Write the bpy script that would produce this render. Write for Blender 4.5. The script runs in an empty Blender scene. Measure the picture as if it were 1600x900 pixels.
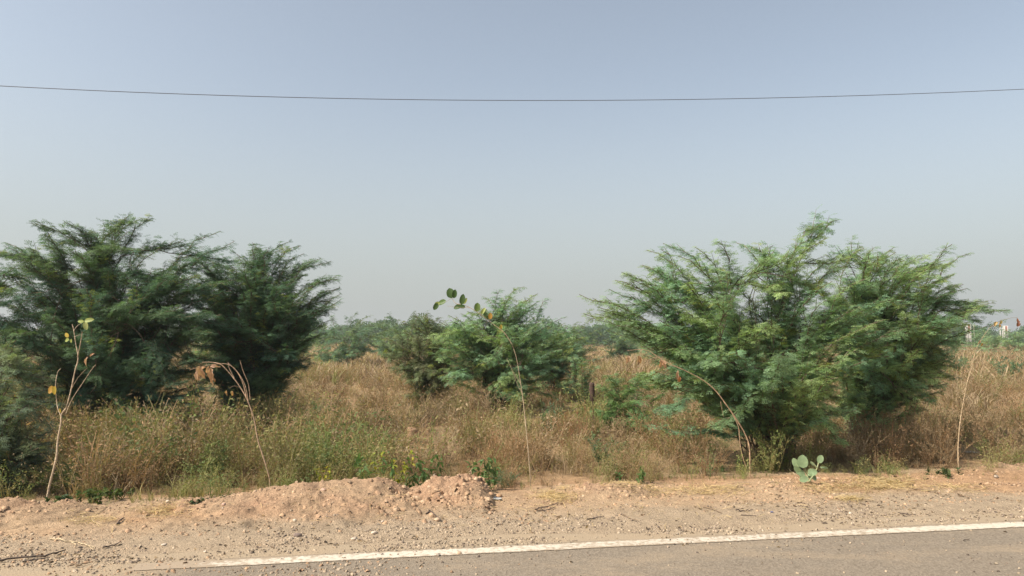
import bpy, math, random, time
import numpy as np
from mathutils import Vector, Matrix
T0 = time.time()
C = bpy.context.scene
COL = C.collection
R = math.radians

# ------------------------------------------------------------------ camera
F = 1120.0                     # focal length in pixels of the 1600x900 photograph
HORIZON = 528.0
EYE = 1.5
PITCH = math.atan((HORIZON - 450.0) / F)
cam_d = bpy.data.cameras.new("camera")
cam = bpy.data.objects.new("camera", cam_d)
COL.objects.link(cam)
cam_d.sensor_width = 36.0
cam_d.lens = 36.0 * F / 1600.0
cam_d.clip_start = 0.05
cam_d.clip_end = 8000.0
cam.location = (0, 0, EYE)
cam.rotation_euler = (math.pi / 2 + PITCH, 0, 0)
C.camera = cam

# ------------------------------------------------------------------ world, sun, exposure
SUN_EL, SUN_AZ = 47.0, 244.0        # azimuth clockwise from +Y (straight ahead): sun on the left, a little behind
w = bpy.data.worlds.new("World")
C.world = w
w.use_nodes = True
nt = w.node_tree
bg = nt.nodes["Background"]
sky = nt.nodes.new("ShaderNodeTexSky")
sky.sky_type = 'NISHITA'
sky.sun_disc = False
sky.sun_elevation = R(SUN_EL)
sky.sun_rotation = R(SUN_AZ)
sky.altitude = 0
sky.air_density = 1.0
sky.dust_density = 3.5
sky.ozone_density = 1.0
hsv = nt.nodes.new('ShaderNodeHueSaturation')
hsv.inputs['Saturation'].default_value = 0.62      # dusty winter air washes the blue out
nt.links.new(sky.outputs[0], hsv.inputs['Color'])
tcw = nt.nodes.new('ShaderNodeTexCoord'); sxyz = nt.nodes.new('ShaderNodeSeparateXYZ')
nt.links.new(tcw.outputs['Generated'], sxyz.inputs[0])
hz_r = nt.nodes.new('ShaderNodeMapRange'); hz_r.interpolation_type = 'SMOOTHSTEP'
hz_r.inputs['From Min'].default_value = -0.02; hz_r.inputs['From Max'].default_value = 0.36
hz_r.inputs['To Min'].default_value = 0.85; hz_r.inputs['To Max'].default_value = 0.0
nt.links.new(sxyz.outputs['Z'], hz_r.inputs['Value'])
hmix = nt.nodes.new('ShaderNodeMix'); hmix.data_type = 'RGBA'
nt.links.new(hz_r.outputs[0], hmix.inputs[0]); gm = nt.nodes.new('ShaderNodeMix'); gm.data_type = 'RGBA'; gm.blend_type = 'MULTIPLY'; gm.inputs[0].default_value = 1
nt.links.new(hsv.outputs[0], gm.inputs[6]); gm.inputs[7].default_value = (1.01, 1.022, 0.985, 1)
nt.links.new(gm.outputs[2], hmix.inputs[6])
hmix.inputs[7].default_value = (2.95, 3.12, 3.03, 1)       # pale dust low over the fields
nt.links.new(hmix.outputs[2], bg.inputs[0])
bg.inputs[1].default_value = 0.14
sun_d = bpy.data.lights.new("sun", 'SUN')
sun_d.energy = 4.0
sun_d.angle = R(0.6)
sun_d.color = (1.0, 0.93, 0.82)
sun = bpy.data.objects.new("sun", sun_d)
COL.objects.link(sun)
sd = Vector((math.sin(R(SUN_AZ)) * math.cos(R(SUN_EL)), math.cos(R(SUN_AZ)) * math.cos(R(SUN_EL)), math.sin(R(SUN_EL))))
sun.rotation_euler = sd.to_track_quat('Z', 'Y').to_euler()
C.view_settings.view_transform = 'Standard'
C.view_settings.look = 'None'
C.view_settings.gamma = 1.0
C.view_settings.exposure = 0.45
C.cycles.max_bounces = 8
C.cycles.volume_bounces = 0
C.cycles.use_denoising = True
C.cycles.denoising_prefilter = 'NONE'
C.cycles.transparent_max_bounces = 8

# ------------------------------------------------------------------ pixel -> world
cp, sp_ = math.cos(PITCH), math.sin(PITCH)
def ray(px, py):
    a, b = (px - 800.0) / F, (450.0 - py) / F
    return np.array([a, cp - b * sp_, sp_ + b * cp])
def at(px, py, Y):
    d = ray(px, py)
    return np.array([0, 0, EYE]) + d * (Y / d[1])
def on_ground(px, py, z=0.0):
    d = ray(px, py)
    return np.array([0, 0, EYE]) + d * ((z - EYE) / d[2])

# ------------------------------------------------------------------ noise
def _hash(ix, iy, seed):
    h = (ix.astype(np.int64) * 374761393 + iy.astype(np.int64) * 668265263 + seed * 2147483647) & 0xFFFFFFFF
    h = ((h ^ (h >> 13)) * 1274126177) & 0xFFFFFFFF
    return ((h ^ (h >> 16)) & 0xFFFF) / 65535.0
def vnoise(x, y, seed=0):
    x = np.asarray(x, float); y = np.asarray(y, float)
    ix, iy = np.floor(x), np.floor(y)
    fx, fy = x - ix, y - iy
    fx = fx * fx * (3 - 2 * fx); fy = fy * fy * (3 - 2 * fy)
    ix = ix.astype(np.int64); iy = iy.astype(np.int64)
    a = _hash(ix, iy, seed); b = _hash(ix + 1, iy, seed)
    c = _hash(ix, iy + 1, seed); d = _hash(ix + 1, iy + 1, seed)
    return (a + (b - a) * fx) * (1 - fy) + (c + (d - c) * fx) * fy
def fbm(x, y, seed=0, octv=4):
    v, amp, tot = 0, 1.0, 0
    for o in range(octv):
        v = v + amp * vnoise(x * 2 ** o + 17.3 * o, y * 2 ** o - 9.1 * o, seed + o)
        tot += amp; amp *= 0.5
    return v / tot
def sstep(a, b, x):
    t = np.clip((x - a) / (b - a), 0, 1)
    return t * t * (3 - 2 * t)

# ------------------------------------------------------------------ the lie of the land
LS, L0 = 0.165, 5.2
LC = 1 / math.sqrt(1 + LS * LS)
def sdist(x, y):                # metres beyond the painted line, away from the road
    return (y - L0 - LS * x) * LC
def height(x, y):
    x = np.asarray(x, float); y = np.asarray(y, float)
    s = sdist(x, y)
    edge = 0.42 + 0.25 * (fbm(x * 0.8, y * 0.8, 5, 3) - 0.5)
    z = -0.05 + 0.05 * sstep(edge - 0.1, edge + 0.35, s)
    rough = sstep(0.4, 0.9, s)
    z = z + rough * (0.05 * (fbm(x * 1.7, y * 2.2, 11, 3) - 0.5) + 0.03 * (fbm(x * 7, y * 9, 12, 3) - 0.5)) * (1 - 0.6 * sstep(20, 60, y))
    z = z - 0.16 * sstep(1.7, 3.6, s)
    z = z + 0.22 * (fbm(x * 0.22, y * 0.22, 21, 3) - 0.5) * sstep(2.2, 6, s)
    z = z + 0.5 * (fbm(x * 0.02, y * 0.02, 31, 2) - 0.5) * sstep(40, 150, y)
    return z
def hz(x, y):
    return float(height(np.array([x]), np.array([y]))[0])

# ------------------------------------------------------------------ mesh helpers
def mesh_np(name, V, Fc, cols=None, smooth=False):
    V = np.ascontiguousarray(V, dtype=np.float32).reshape(-1, 3)
    k = Fc.shape[1]; n = len(Fc)
    me = bpy.data.meshes.new(name)
    me.vertices.add(len(V)); me.vertices.foreach_set('co', V.ravel())
    me.loops.add(n * k); me.loops.foreach_set('vertex_index', np.ascontiguousarray(Fc, dtype=np.int32).ravel())
    me.polygons.add(n); me.polygons.foreach_set('loop_start', np.arange(0, n * k, k, dtype=np.int32))
    if smooth:
        me.polygons.foreach_set('use_smooth', np.ones(n, dtype=bool))
    if cols is not None:
        dom = 'FACE' if len(cols) == n else 'POINT'
        at_ = me.attributes.new('tint', 'FLOAT_COLOR', dom)
        c4 = np.ones((len(cols), 4), np.float32); c4[:, :3] = cols
        at_.data.foreach_set('color', c4.ravel())
    me.update(calc_edges=True)
    return me

class MB:                                   # quads only, with one colour a face
    def __init__(s): s.V = []; s.F = []; s.C = []; s.n = 0
    def add(s, V, Fc, col):
        V = np.asarray(V, np.float32); Fc = np.asarray(Fc)
        s.V.append(V); s.F.append(Fc + s.n); s.n += len(V)
        c = np.asarray(col, np.float32)
        s.C.append(np.broadcast_to(c, (len(Fc), 3)) if c.ndim == 1 else c)
    def tube(s, P, r, sides=5, col=(1, 1, 1)):
        P = np.asarray(P, float); m = len(P)
        r = np.broadcast_to(np.asarray(r, float), (m,))
        T = np.gradient(P, axis=0); T /= np.linalg.norm(T, axis=1)[:, None] + 1e-9
        ref = np.array([0.31, 0.83, 0.1]) if abs(T[0, 2]) > 0.8 else np.array([0.1, 0.05, 1.0])
        A = np.cross(T, ref); A /= np.linalg.norm(A, axis=1)[:, None] + 1e-9
        B = np.cross(T, A)
        an = np.arange(sides) * 2 * math.pi / sides
        V = P[:, None] + r[:, None, None] * (A[:, None] * np.cos(an)[None, :, None] + B[:, None] * np.sin(an)[None, :, None])
        i, j = np.meshgrid(np.arange(m - 1), np.arange(sides), indexing='ij')
        j2 = (j + 1) % sides
        Fc = np.stack([i * sides + j, i * sides + j2, (i + 1) * sides + j2, (i + 1) * sides + j], -1).reshape(-1, 4)
        s.add(V.reshape(-1, 3), Fc, col)
    def inst(s, tv, tf, pos, M, tint):      # many copies of a template: pos (m,3), M (m,3,3), tint (m,3)
        m, n = len(pos), len(tv)
        if m == 0: return
        V = np.einsum('nj,mij->mni', tv.astype(np.float32), np.asarray(M, np.float32)) + np.asarray(pos, np.float32)[:, None]
        Fc = tf[None] + (np.arange(m) * n)[:, None, None]
        s.add(V.reshape(-1, 3), Fc.reshape(-1, tf.shape[1]), np.repeat(np.asarray(tint, np.float32), len(tf), 0))
    def mesh(s, name, smooth=False):
        return mesh_np(name, np.concatenate(s.V), np.concatenate(s.F), np.concatenate(s.C), smooth)

def obj(name, me, mat=None, parent=None, loc=None):
    o = bpy.data.objects.new(name, me)
    COL.objects.link(o)
    if mat is not None and me is not None:
        if len(me.materials) == 0: me.materials.append(mat)
    if parent is not None: o.parent = parent
    if loc is not None: o.location = loc
    return o
def tag(o, label=None, cat=None, group=None, kind=None):
    if label: o['label'] = label
    if cat: o['category'] = cat
    if group: o['group'] = group
    if kind: o['kind'] = kind
    return o
def empty(name, loc, label, cat, group=None):
    o = bpy.data.objects.new(name, None); COL.objects.link(o)
    o.location = tuple(float(v) for v in loc); o.empty_display_size = 0.2
    return tag(o, label, cat, group)
def copy_tree(src, loc, rz, sc, label, group):
    r = src.copy(); COL.objects.link(r)
    r.location = tuple(float(v) for v in loc); r.rotation_euler = (0, 0, rz)
    r.scale = sc if isinstance(sc, tuple) else (sc, sc, sc)
    r['label'] = label
    if group: r['group'] = group
    for ch in list(src.children):
        c = ch.copy(); COL.objects.link(c); c.parent = r
    return r

# ------------------------------------------------------------------ materials
def new_mat(name):
    m = bpy.data.materials.new(name); m.use_nodes = True
    n = m.node_tree; b = n.nodes['Principled BSDF']
    return m, n, b
def leaf_mat(name, trans=0.35, rough=0.6, vary=0.25, scale=3.0, spec=0.25):
    m, n, b = new_mat(name)
    a = n.nodes.new('ShaderNodeAttribute'); a.attribute_name = 'tint'
    geo = n.nodes.new('ShaderNodeNewGeometry')
    no = n.nodes.new('ShaderNodeTexNoise'); no.inputs['Scale'].default_value = scale; no.inputs['Detail'].default_value = 3
    n.links.new(geo.outputs['Position'], no.inputs['Vector'])
    mr = n.nodes.new('ShaderNodeMapRange'); mr.inputs['From Min'].default_value = 0.3; mr.inputs['From Max'].default_value = 0.7
    mr.inputs['To Min'].default_value = 1 - vary; mr.inputs['To Max'].default_value = 1 + vary
    n.links.new(no.outputs['Fac'], mr.inputs['Value'])
    mu = n.nodes.new('ShaderNodeVectorMath'); mu.operation = 'SCALE'
    n.links.new(a.outputs['Color'], mu.inputs[0]); n.links.new(mr.outputs[0], mu.inputs['Scale'])
    n.links.new(mu.outputs[0], b.inputs['Base Color'])
    b.inputs['Roughness'].default_value = rough
    b.inputs['Specular IOR Level'].default_value = spec
    if trans > 0:
        t = n.nodes.new('ShaderNodeBsdfTranslucent')
        tc = n.nodes.new('ShaderNodeMix'); tc.data_type = 'RGBA'; tc.blend_type = 'MULTIPLY'; tc.inputs[0].default_value = 1
        n.links.new(mu.outputs[0], tc.inputs[6]); tc.inputs[7].default_value = (1.12, 1.2, 0.68, 1)
        n.links.new(tc.outputs[2], t.inputs['Color'])
        mx = n.nodes.new('ShaderNodeMixShader'); mx.inputs[0].default_value = trans
        n.links.new(b.outputs[0], mx.inputs[1]); n.links.new(t.outputs[0], mx.inputs[2])
        n.links.new(mx.outputs[0], n.nodes['Material Output'].inputs['Surface'])
    return m
M_CROWN = leaf_mat('feathery_foliage', 0.38, 0.6)
M_GRASS = leaf_mat('field_growth', 0.30, 0.75, 0.2, 1.2, 0.1)
M_LEAF = leaf_mat('broad_leaf', 0.3, 0.45, 0.15, 25.0, 0.3)
M_BARK = leaf_mat('bark', 0.0, 0.85, 0.35, 40.0, 0.15)
M_STONE = leaf_mat('stone', 0.0, 0.9, 0.25, 60.0, 0.15)

def soil_mat(name):
    m, n, b = new_mat(name)
    a = n.nodes.new('ShaderNodeAttribute'); a.attribute_name = 'tint'
    geo = n.nodes.new('ShaderNodeNewGeometry')
    def noise(scale, det, rough=0.6):
        q = n.nodes.new('ShaderNodeTexNoise'); q.inputs['Scale'].default_value = scale
        q.inputs['Detail'].default_value = det; q.inputs['Roughness'].default_value = rough
        n.links.new(geo.outputs['Position'], q.inputs['Vector']); return q
    n1, n2, n3 = noise(9, 6), noise(55, 4, 0.7), noise(170, 2)
    def ramp(q, lo, hi, a_, b_):
        r = n.nodes.new('ShaderNodeMapRange'); r.inputs['From Min'].default_value = lo; r.inputs['From Max'].default_value = hi
        r.inputs['To Min'].default_value = a_; r.inputs['To Max'].default_value = b_
        n.links.new(q.outputs['Fac'], r.inputs['Value']); return r
    def mul(p, q):
        k = n.nodes.new('ShaderNodeMath'); k.operation = 'MULTIPLY'
        n.links.new(p.outputs[0], k.inputs[0]); n.links.new(q.outputs[0], k.inputs[1]); return k
    f = mul(mul(ramp(n1, .3, .7, .82, 1.15), ramp(n2, .3, .7, .8, 1.2)), ramp(n3, .35, .65, .8, 1.15))
    mu = n.nodes.new('ShaderNodeVectorMath'); mu.operation = 'SCALE'
    n.links.new(a.outputs['Color'], mu.inputs[0]); n.links.new(f.outputs[0], mu.inputs['Scale'])
    n.links.new(mu.outputs[0], b.inputs['Base Color'])
    b.inputs['Roughness'].default_value = 0.95; b.inputs['Specular IOR Level'].default_value = 0.1
    bp = n.nodes.new('ShaderNodeBump'); bp.inputs['Strength'].default_value = 0.9; bp.inputs['Distance'].default_value = 0.02
    n.links.new(n2.outputs['Fac'], bp.inputs['Height'])
    bp2 = n.nodes.new('ShaderNodeBump'); bp2.inputs['Strength'].default_value = 0.6; bp2.inputs['Distance'].default_value = 0.008
    n.links.new(n3.outputs['Fac'], bp2.inputs['Height']); n.links.new(bp.outputs[0], bp2.inputs['Normal'])
    n.links.new(bp2.outputs[0], b.inputs['Normal'])
    return m
M_SOIL = soil_mat('soil')

TAN = np.array([0.44, 0.305, 0.19]); RED = np.array([0.43, 0.265, 0.15]); GREY = np.array([0.39, 0.295, 0.20]); STRAW = np.array([0.42, 0.30, 0.15])
BROWN = np.array([0.30, 0.19, 0.10])
def soil_color(x, y):
    s = sdist(x, y)
    k = fbm(x * 1.1, y * 1.6, 41, 4)
    g = (1 - sstep(0.7, 1.35, s + 0.9 * (k - 0.5)))
    g = np.maximum(g, sstep(0.62, 0.72, fbm(x * 0.9, y * 1.9, 43, 3)) * (s < 1.4) * 0.7)
    r = sstep(0.42, 0.62, fbm(x * 0.7 + 3, y * 0.9, 47, 4))
    c = TAN[None] * (1 - r[:, None]) + RED[None] * r[:, None]
    c = c * (1 - g[:, None]) + GREY[None] * g[:, None]
    fld = sstep(2.2, 4.0, s)[:, None]
    q = fbm(x * 0.35, y * 0.35, 53, 4)[:, None]
    lt = sstep(.4, .62, fbm(x * 2.3, y * 2.3, 57, 4))[:, None]
    fc = ((0.5 * RED + 0.3 * BROWN) * (1 - q) + 0.8 * STRAW * q) * (1 - .45 * lt) + .45 * lt * np.array([.20, .15, .085])
    far = sstep(20, 60, y)[:, None]
    fc = fc * (1 - far) + (STRAW * (0.8 + 0.4 * q)) * far
    return c * (1 - fld) + fc * fld

# ------------------------------------------------------------------ ground
def axis(segs):
    out = [segs[0][0]]
    for a, b, st in segs:
        k = max(1, int(round((b - a) / st))); out += list(np.linspace(a, b, k + 1)[1:])
    return np.array(out)
def grid_mesh(name, xs, ys, zf, cf, smooth=True):
    X, Y = np.meshgrid(xs, ys, indexing='ij')
    x, y = X.ravel(), Y.ravel()
    V = np.stack([x, y, zf(x, y)], -1)
    ny = len(ys)
    i, j = np.meshgrid(np.arange(len(xs) - 1), np.arange(ny - 1), indexing='ij')
    Fc = np.stack([i * ny + j, (i + 1) * ny + j, (i + 1) * ny + j + 1, i * ny + j + 1], -1).reshape(-1, 4)
    return mesh_np(name, V, Fc, cf(x, y), smooth)
xs = axis([(-3000, -300, 300), (-300, -60, 12), (-60, -12, 1.5), (-12, -6.5, .15), (-6.5, 8, .035), (8, 14, .15), (14, 60, 1.5), (60, 300, 12), (300, 3000, 300)])
ys = axis([(-60, 3, 7), (3, 4, .2), (4, 9, .033), (9, 14, .1), (14, 40, .5), (40, 200, 5), (200, 4000, 200)])
ground = obj('ground', grid_mesh('ground', xs, ys, height, soil_color), M_SOIL)
tag(ground, kind='structure')

# road: one sheet that ends in a ragged, dust-covered edge just past the painted line
def road_mat():
    m, n, b = new_mat('dusty_asphalt')
    geo = n.nodes.new('ShaderNodeNewGeometry')
    uv = n.nodes.new('ShaderNodeAttribute'); uv.attribute_name = 'edge'
    def noise(scale, det, rough=0.6, stretch=None):
        q = n.nodes.new('ShaderNodeTexNoise'); q.inputs['Scale'].default_value = scale
        q.inputs['Detail'].default_value = det; q.inputs['Roughness'].default_value = rough
        if stretch:
            mp = n.nodes.new('ShaderNodeMapping'); mp.inputs['Scale'].default_value = stretch; mp.inputs['Rotation'].default_value = (0, 0, -math.atan(LS))
            n.links.new(geo.outputs['Position'], mp.inputs['Vector']); n.links.new(mp.outputs[0], q.inputs['Vector'])
        else:
            n.links.new(geo.outputs['Position'], q.inputs['Vector'])
        return q
    ag = n.nodes.new('ShaderNodeTexVoronoi'); ag.inputs['Scale'].default_value = 75
    n.links.new(geo.outputs['Position'], ag.inputs['Vector'])
    cr = n.nodes.new('ShaderNodeValToRGB')
    cr.color_ramp.elements[0].position = 0.0; cr.color_ramp.elements[0].color = (0.085, 0.073, 0.06, 1)
    cr.color_ramp.elements[1].position = 1.0; cr.color_ramp.elements[1].color = (0.235, 0.20, 0.16, 1)
    n.links.new(ag.outputs['Color'], cr.inputs['Fac'])
    # dust lies in long drifts and thickens to the edge
    d1 = noise(1.6, 6, 0.65, (0.5, 1.6, 1)); d2 = noise(28, 4, 0.7)
    ad = n.nodes.new('ShaderNodeMath'); ad.operation = 'ADD'
    n.links.new(d1.outputs['Fac'], ad.inputs[0]); n.links.new(uv.outputs['Fac'], ad.inputs[1])
    ad2 = n.nodes.new('ShaderNodeMath'); ad2.operation = 'MULTIPLY_ADD'; ad2.inputs[1].default_value = 0.40
    n.links.new(d2.outputs['Fac'], ad2.inputs[0]); n.links.new(ad.outputs[0], ad2.inputs[2])
    mr = n.nodes.new('ShaderNodeMapRange'); mr.inputs['From Min'].default_value = 0.56; mr.inputs['From Max'].default_value = 0.92
    mr.inputs['To Min'].default_value = 0.30; mr.inputs['To Max'].default_value = 0.97
    n.links.new(ad2.outputs[0], mr.inputs['Value'])
    dc = n.nodes.new('ShaderNodeMix'); dc.data_type = 'RGBA'
    dn = noise(3.1, 3)
    n.links.new(dn.outputs['Fac'], dc.inputs[0]); dc.inputs[6].default_value = (0.315, 0.25, 0.175, 1); dc.inputs[7].default_value = (0.36, 0.265, 0.17, 1)
    mx = n.nodes.new('ShaderNodeMix'); mx.data_type = 'RGBA'
    n.links.new(mr.outputs[0], mx.inputs[0]); n.links.new(cr.outputs[0], mx.inputs[6]); n.links.new(dc.outputs[2], mx.inputs[7])
    n.links.new(mx.outputs[2], b.inputs['Base Color'])
    b.inputs['Roughness'].default_value = 0.9; b.inputs['Specular IOR Level'].default_value = 0.15
    bp = n.nodes.new('ShaderNodeBump'); bp.inputs['Strength'].default_value = 0.5; bp.inputs['Distance'].default_value = 0.006
    n.links.new(ag.outputs['Distance'], bp.inputs['Height']); n.links.new(bp.outputs[0], b.inputs['Normal'])
    return m
def strip(name, us, ss, z, zjit=None):      # u runs along the road, s across it
    U, S = np.meshgrid(us, ss, indexing='ij')
    u, s = U.ravel(), S.ravel()
    return u, s
def road_xy(u, s):                          # u along the road from the point in front of the camera
    return u * LC - s * LS * LC, L0 + u * LS * LC + s * LC
us = axis([(-120, -8, 4), (-8, 9, .06), (9, 120, 4)])
ss = axis([(-7.0, -2.5, .75), (-2.5, 0, .25), (0, .62, .03)])
U, S = np.meshgrid(us, ss, indexing='ij'); u, s = U.ravel(), S.ravel()
rag = 0.33 + 0.30 * (fbm(u * 0.9, u * 0 + 2.7, 61, 4) - 0.35)
s2 = np.where(s > 0, s / 0.62 * np.clip(rag, 0.12, 0.62), s)
x, y = road_xy(u, s2)
z = 0.004 - 0.02 * sstep(0.9, 1.0, s / 0.62) + 0.0 * x
ny = len(ss)
i, j = np.meshgrid(np.arange(len(us) - 1), np.arange(ny - 1), indexing='ij')
Fc = np.stack([i * ny + j, (i + 1) * ny + j, (i + 1) * ny + j + 1, i * ny + j + 1], -1).reshape(-1, 4)
rm = mesh_np('road', np.stack([x, y, z], -1), Fc, None, True)
ea = rm.attributes.new('edge', 'FLOAT', 'POINT')
lefty = sstep(-1.6, -3.4, u) if False else 1 - sstep(-3.6, -1.9, u)
ev = 0.75 * sstep(-0.05, 0.3, s2) * (0.4 + 0.6 * (s > 0.2)) + 0.75 * lefty * (0.35 + 0.65 * sstep(-1.0, 0.0, s2)) - 0.12
ea.data.foreach_set('value', np.ascontiguousarray(ev, np.float32))
road = tag(obj('road', rm, road_mat()), kind='structure')

# painted line: worn, its left end lost under drifted dirt
def line_mat():
    m, n, b = new_mat('worn_white_paint')
    geo = n.nodes.new('ShaderNodeNewGeometry')
    at_ = n.nodes.new('ShaderNodeAttribute'); at_.attribute_name = 'edge'
    n1 = n.nodes.new('ShaderNodeTexNoise'); n1.inputs['Scale'].default_value = 26; n1.inputs['Detail'].default_value = 6; n1.inputs['Roughness'].default_value = 0.7
    n2 = n.nodes.new('ShaderNodeTexNoise'); n2.inputs['Scale'].default_value = 5; n2.inputs['Detail'].default_value = 3
    for q in (n1, n2): n.links.new(geo.outputs['Position'], q.inputs['Vector'])
    a = n.nodes.new('ShaderNodeMath'); a.operation = 'ADD'
    n.links.new(n1.outputs['Fac'], a.inputs[0]); n.links.new(at_.outputs['Fac'], a.inputs[1])
    mr = n.nodes.new('ShaderNodeMapRange'); mr.inputs['From Min'].default_value = 0.60; mr.inputs['From Max'].default_value = 0.76
    n.links.new(a.outputs[0], mr.inputs['Value'])
    pa = n.nodes.new('ShaderNodeMix'); pa.data_type = 'RGBA'
    n.links.new(n2.outputs['Fac'], pa.inputs[0]); pa.inputs[6].default_value = (0.60, 0.54, 0.445, 1); pa.inputs[7].default_value = (0.50, 0.43, 0.335, 1)
    mx = n.nodes.new('ShaderNodeMix'); mx.data_type = 'RGBA'
    n.links.new(mr.outputs[0], mx.inputs[0]); n.links.new(pa.outputs[2], mx.inputs[6]); mx.inputs[7].default_value = (0.33, 0.255, 0.18, 1)
    n.links.new(mx.outputs[2], b.inputs['Base Color'])
    b.inputs['Roughness'].default_value = 0.8; b.inputs['Specular IOR Level'].default_value = 0.2
    return m
us = axis([(-2.5, 9, .03), (9, 100, 2)])
ss = np.linspace(-0.075, 0.075, 6)
U, S = np.meshgrid(us, ss, indexing='ij'); u, s = U.ravel(), S.ravel()
jag = 0.012 * (fbm(u * 9, s * 40, 71, 3) - 0.5) * (np.abs(s) > 0.06)
x, y = road_xy(u, s + jag)
ny = len(ss)
i, j = np.meshgrid(np.arange(len(us) - 1), np.arange(ny - 1), indexing='ij')
Fc = np.stack([i * ny + j, (i + 1) * ny + j, (i + 1) * ny + j + 1, i * ny + j + 1], -1).reshape(-1, 4)
lm = mesh_np('road_marking', np.stack([x, y, np.full_like(x, 0.008)], -1), Fc, None, True)
ea = lm.attributes.new('edge', 'FLOAT', 'POINT')
ev = 0.11 + 0.14 * sstep(0.045, 0.075, np.abs(s)) + 0.36 * (1 - sstep(-2.5, -1.75, u)) + 0.10 * (1 - sstep(-1.9, -1.2, u)) * (s > 0.03) + 0.22 * (fbm(u * 1.1, s * 6, 73, 3) - .5)
ea.data.foreach_set('value', np.ascontiguousarray(ev, np.float32))
tag(obj('road_marking', lm, line_mat()), kind='structure')

# ------------------------------------------------------------------ soil mounds on the verge
def mound(label, u0, u1, s0, s1, prof, seed, lump=0.05, tone=0.5, cat='mound'):
    st = 0.014
    us = np.arange(u0 - .1, u1 + .1, st); ss = np.arange(s0 - .1, s1 + .1, st)
    U, S = np.meshgrid(us, ss, indexing='ij'); u, s = U.ravel(), S.ravel()
    x, y = road_xy(u, s)
    tu = (u - u0) / (u1 - u0); ts = (s - s0) / (s1 - s0)
    wob = 0.25 * (fbm(u * 2.2, s * 2.2, seed, 3) - 0.5)
    tsw = np.clip(ts + wob, 0, 1); tuw = np.clip(tu + 0.12 * (fbm(u * 2, s * 3, seed + 4, 3) - .5), 0, 1)
    pk = np.interp(tuw, [p[0] for p in prof], [p[1] for p in prof])
    cross = np.where(tsw < 0.66, np.clip(tsw / 0.66, 0, 1) ** 1.75, 1 - sstep(0.66, 1.0, tsw))
    h = pk * cross
    big = fbm(u * 5, s * 5, seed + 7, 4) - 0.45
    cl = np.maximum(0, fbm(u * 15, s * 15, seed + 9, 2) - 0.52) * 2.4
    cl2 = np.maximum(0, fbm(u * 34, s * 34, seed + 12, 2) - 0.55) * 2.0
    amp = sstep(0.0, 0.06, h)
    cl3 = np.maximum(0, fbm(u * 70, s * 70, seed + 15, 2) - 0.5)
    h = h + amp * lump * (1.1 * big + 0.6 * cl + 0.5 * cl2 + .5 * cl3)
    base = height(x, y)
    edge = np.minimum(np.minimum(u - us[0], us[-1] - u), np.minimum(s - ss[0], ss[-1] - s))
    zz = base + h - 0.03 * (1 - sstep(0.0, 0.03, h)) - 0.08 * (1 - sstep(0.0, 0.06, edge))
    k = np.clip(fbm(u * 3, s * 3, seed + 20, 4) * 1.6 - 0.3, 0, 1)[:, None]
    colr = TAN * (1 - k) + np.array([.44, .265, .165]) * k
    bl = sstep(.015, .09, h)[:, None]
    colr = soil_color(x, y) * (1 - bl) + colr * bl
    colr = colr * (0.86 + 0.28 * fbm(u * 11, s * 11, seed + 23, 2))[:, None] * (0.82 + 0.16 * tone)
    bx, by = road_xy((u0 + u1) / 2, (s0 + s1) / 2); bz = hz(bx, by)
    V = np.stack([x - bx, y - by, zz - bz], -1)
    ny = len(ss)
    i, j = np.meshgrid(np.arange(len(us) - 1), np.arange(ny - 1), indexing='ij')
    Fc = np.stack([i * ny + j, (i + 1) * ny + j, (i + 1) * ny + j + 1, i * ny + j + 1], -1).reshape(-1, 4)
    o = obj('soil_mound', mesh_np('soil_mound', V, Fc, colr, True), M_SOIL, None, (bx, by, bz))
    tag(o, label, cat, 'soil heaps along the road verge')
    def top(px_, py_):                      # height of the heap under a world point
        uu = ((px_ * 1.0) + LS * (py_ - L0)) * LC; sv = sdist(px_, py_)
        a = int(np.clip((uu - us[0]) / st, 0, len(us) - 1)); b_ = int(np.clip((sv - ss[0]) / st, 0, len(ss) - 1))
        return float(zz[a * ny + b_])
    return (u0, u1, s0, s1, top)
MOUNDS = [
    mound('long low heap of pale reddish soil behind the white road line', -3.15, -0.5, 0.6, 2.15,
          [(0, .02), (.12, .05), (.3, .09), (.46, .17), (.55, .205), (.66, .20), (.8, .215), (.9, .13), (1, .02)], 101, 0.04),
    mound('short stony heap of broken reddish clods with white stones on top', -0.8, 0.08, 0.8, 2.1,
          [(0, .02), (.2, .10), (.45, .18), (.7, .20), (.86, .13), (1, .0)], 131, 0.06, 0.4),
    mound('crumbly orange-brown soil heap at the foot of the forked sapling', -5.6, -3.35, 0.95, 2.05,
          [(0, .08), (.3, .10), (.6, .11), (.85, .06), (1, .02)], 151, 0.045, 0.2),
    mound('flat dry soil ridge with straw in front of the tall dry weeds', 0.75, 1.75, 1.2, 1.95,
          [(0, .02), (.3, .07), (.6, .08), (1, .02)], 171, 0.04),
    mound('low orange soil bank beside the straight bare sapling', 5.3, 7.6, 1.25, 2.4,
          [(0, .02), (.3, .07), (.6, .12), (1, .1)], 191, 0.05, 0.3),
]
def surf(x, y):                             # ground or heap, whichever is higher
    z = hz(x, y)
    s = sdist(x, y); u = (x + LS * (y - L0)) * LC
    if s < 0.45: z = max(z, 0.006)
    for (a, b, c, d, top) in MOUNDS:
        if a < u < b and c < s < d: z = max(z, top(x, y))
    return z
def hit(px, py):                            # where the pixel's ray meets the ground
    z = 0.0
    for _ in range(6):
        p = on_ground(px, py, z); z = surf(p[0], p[1])
    p[2] = z
    return p

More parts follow.
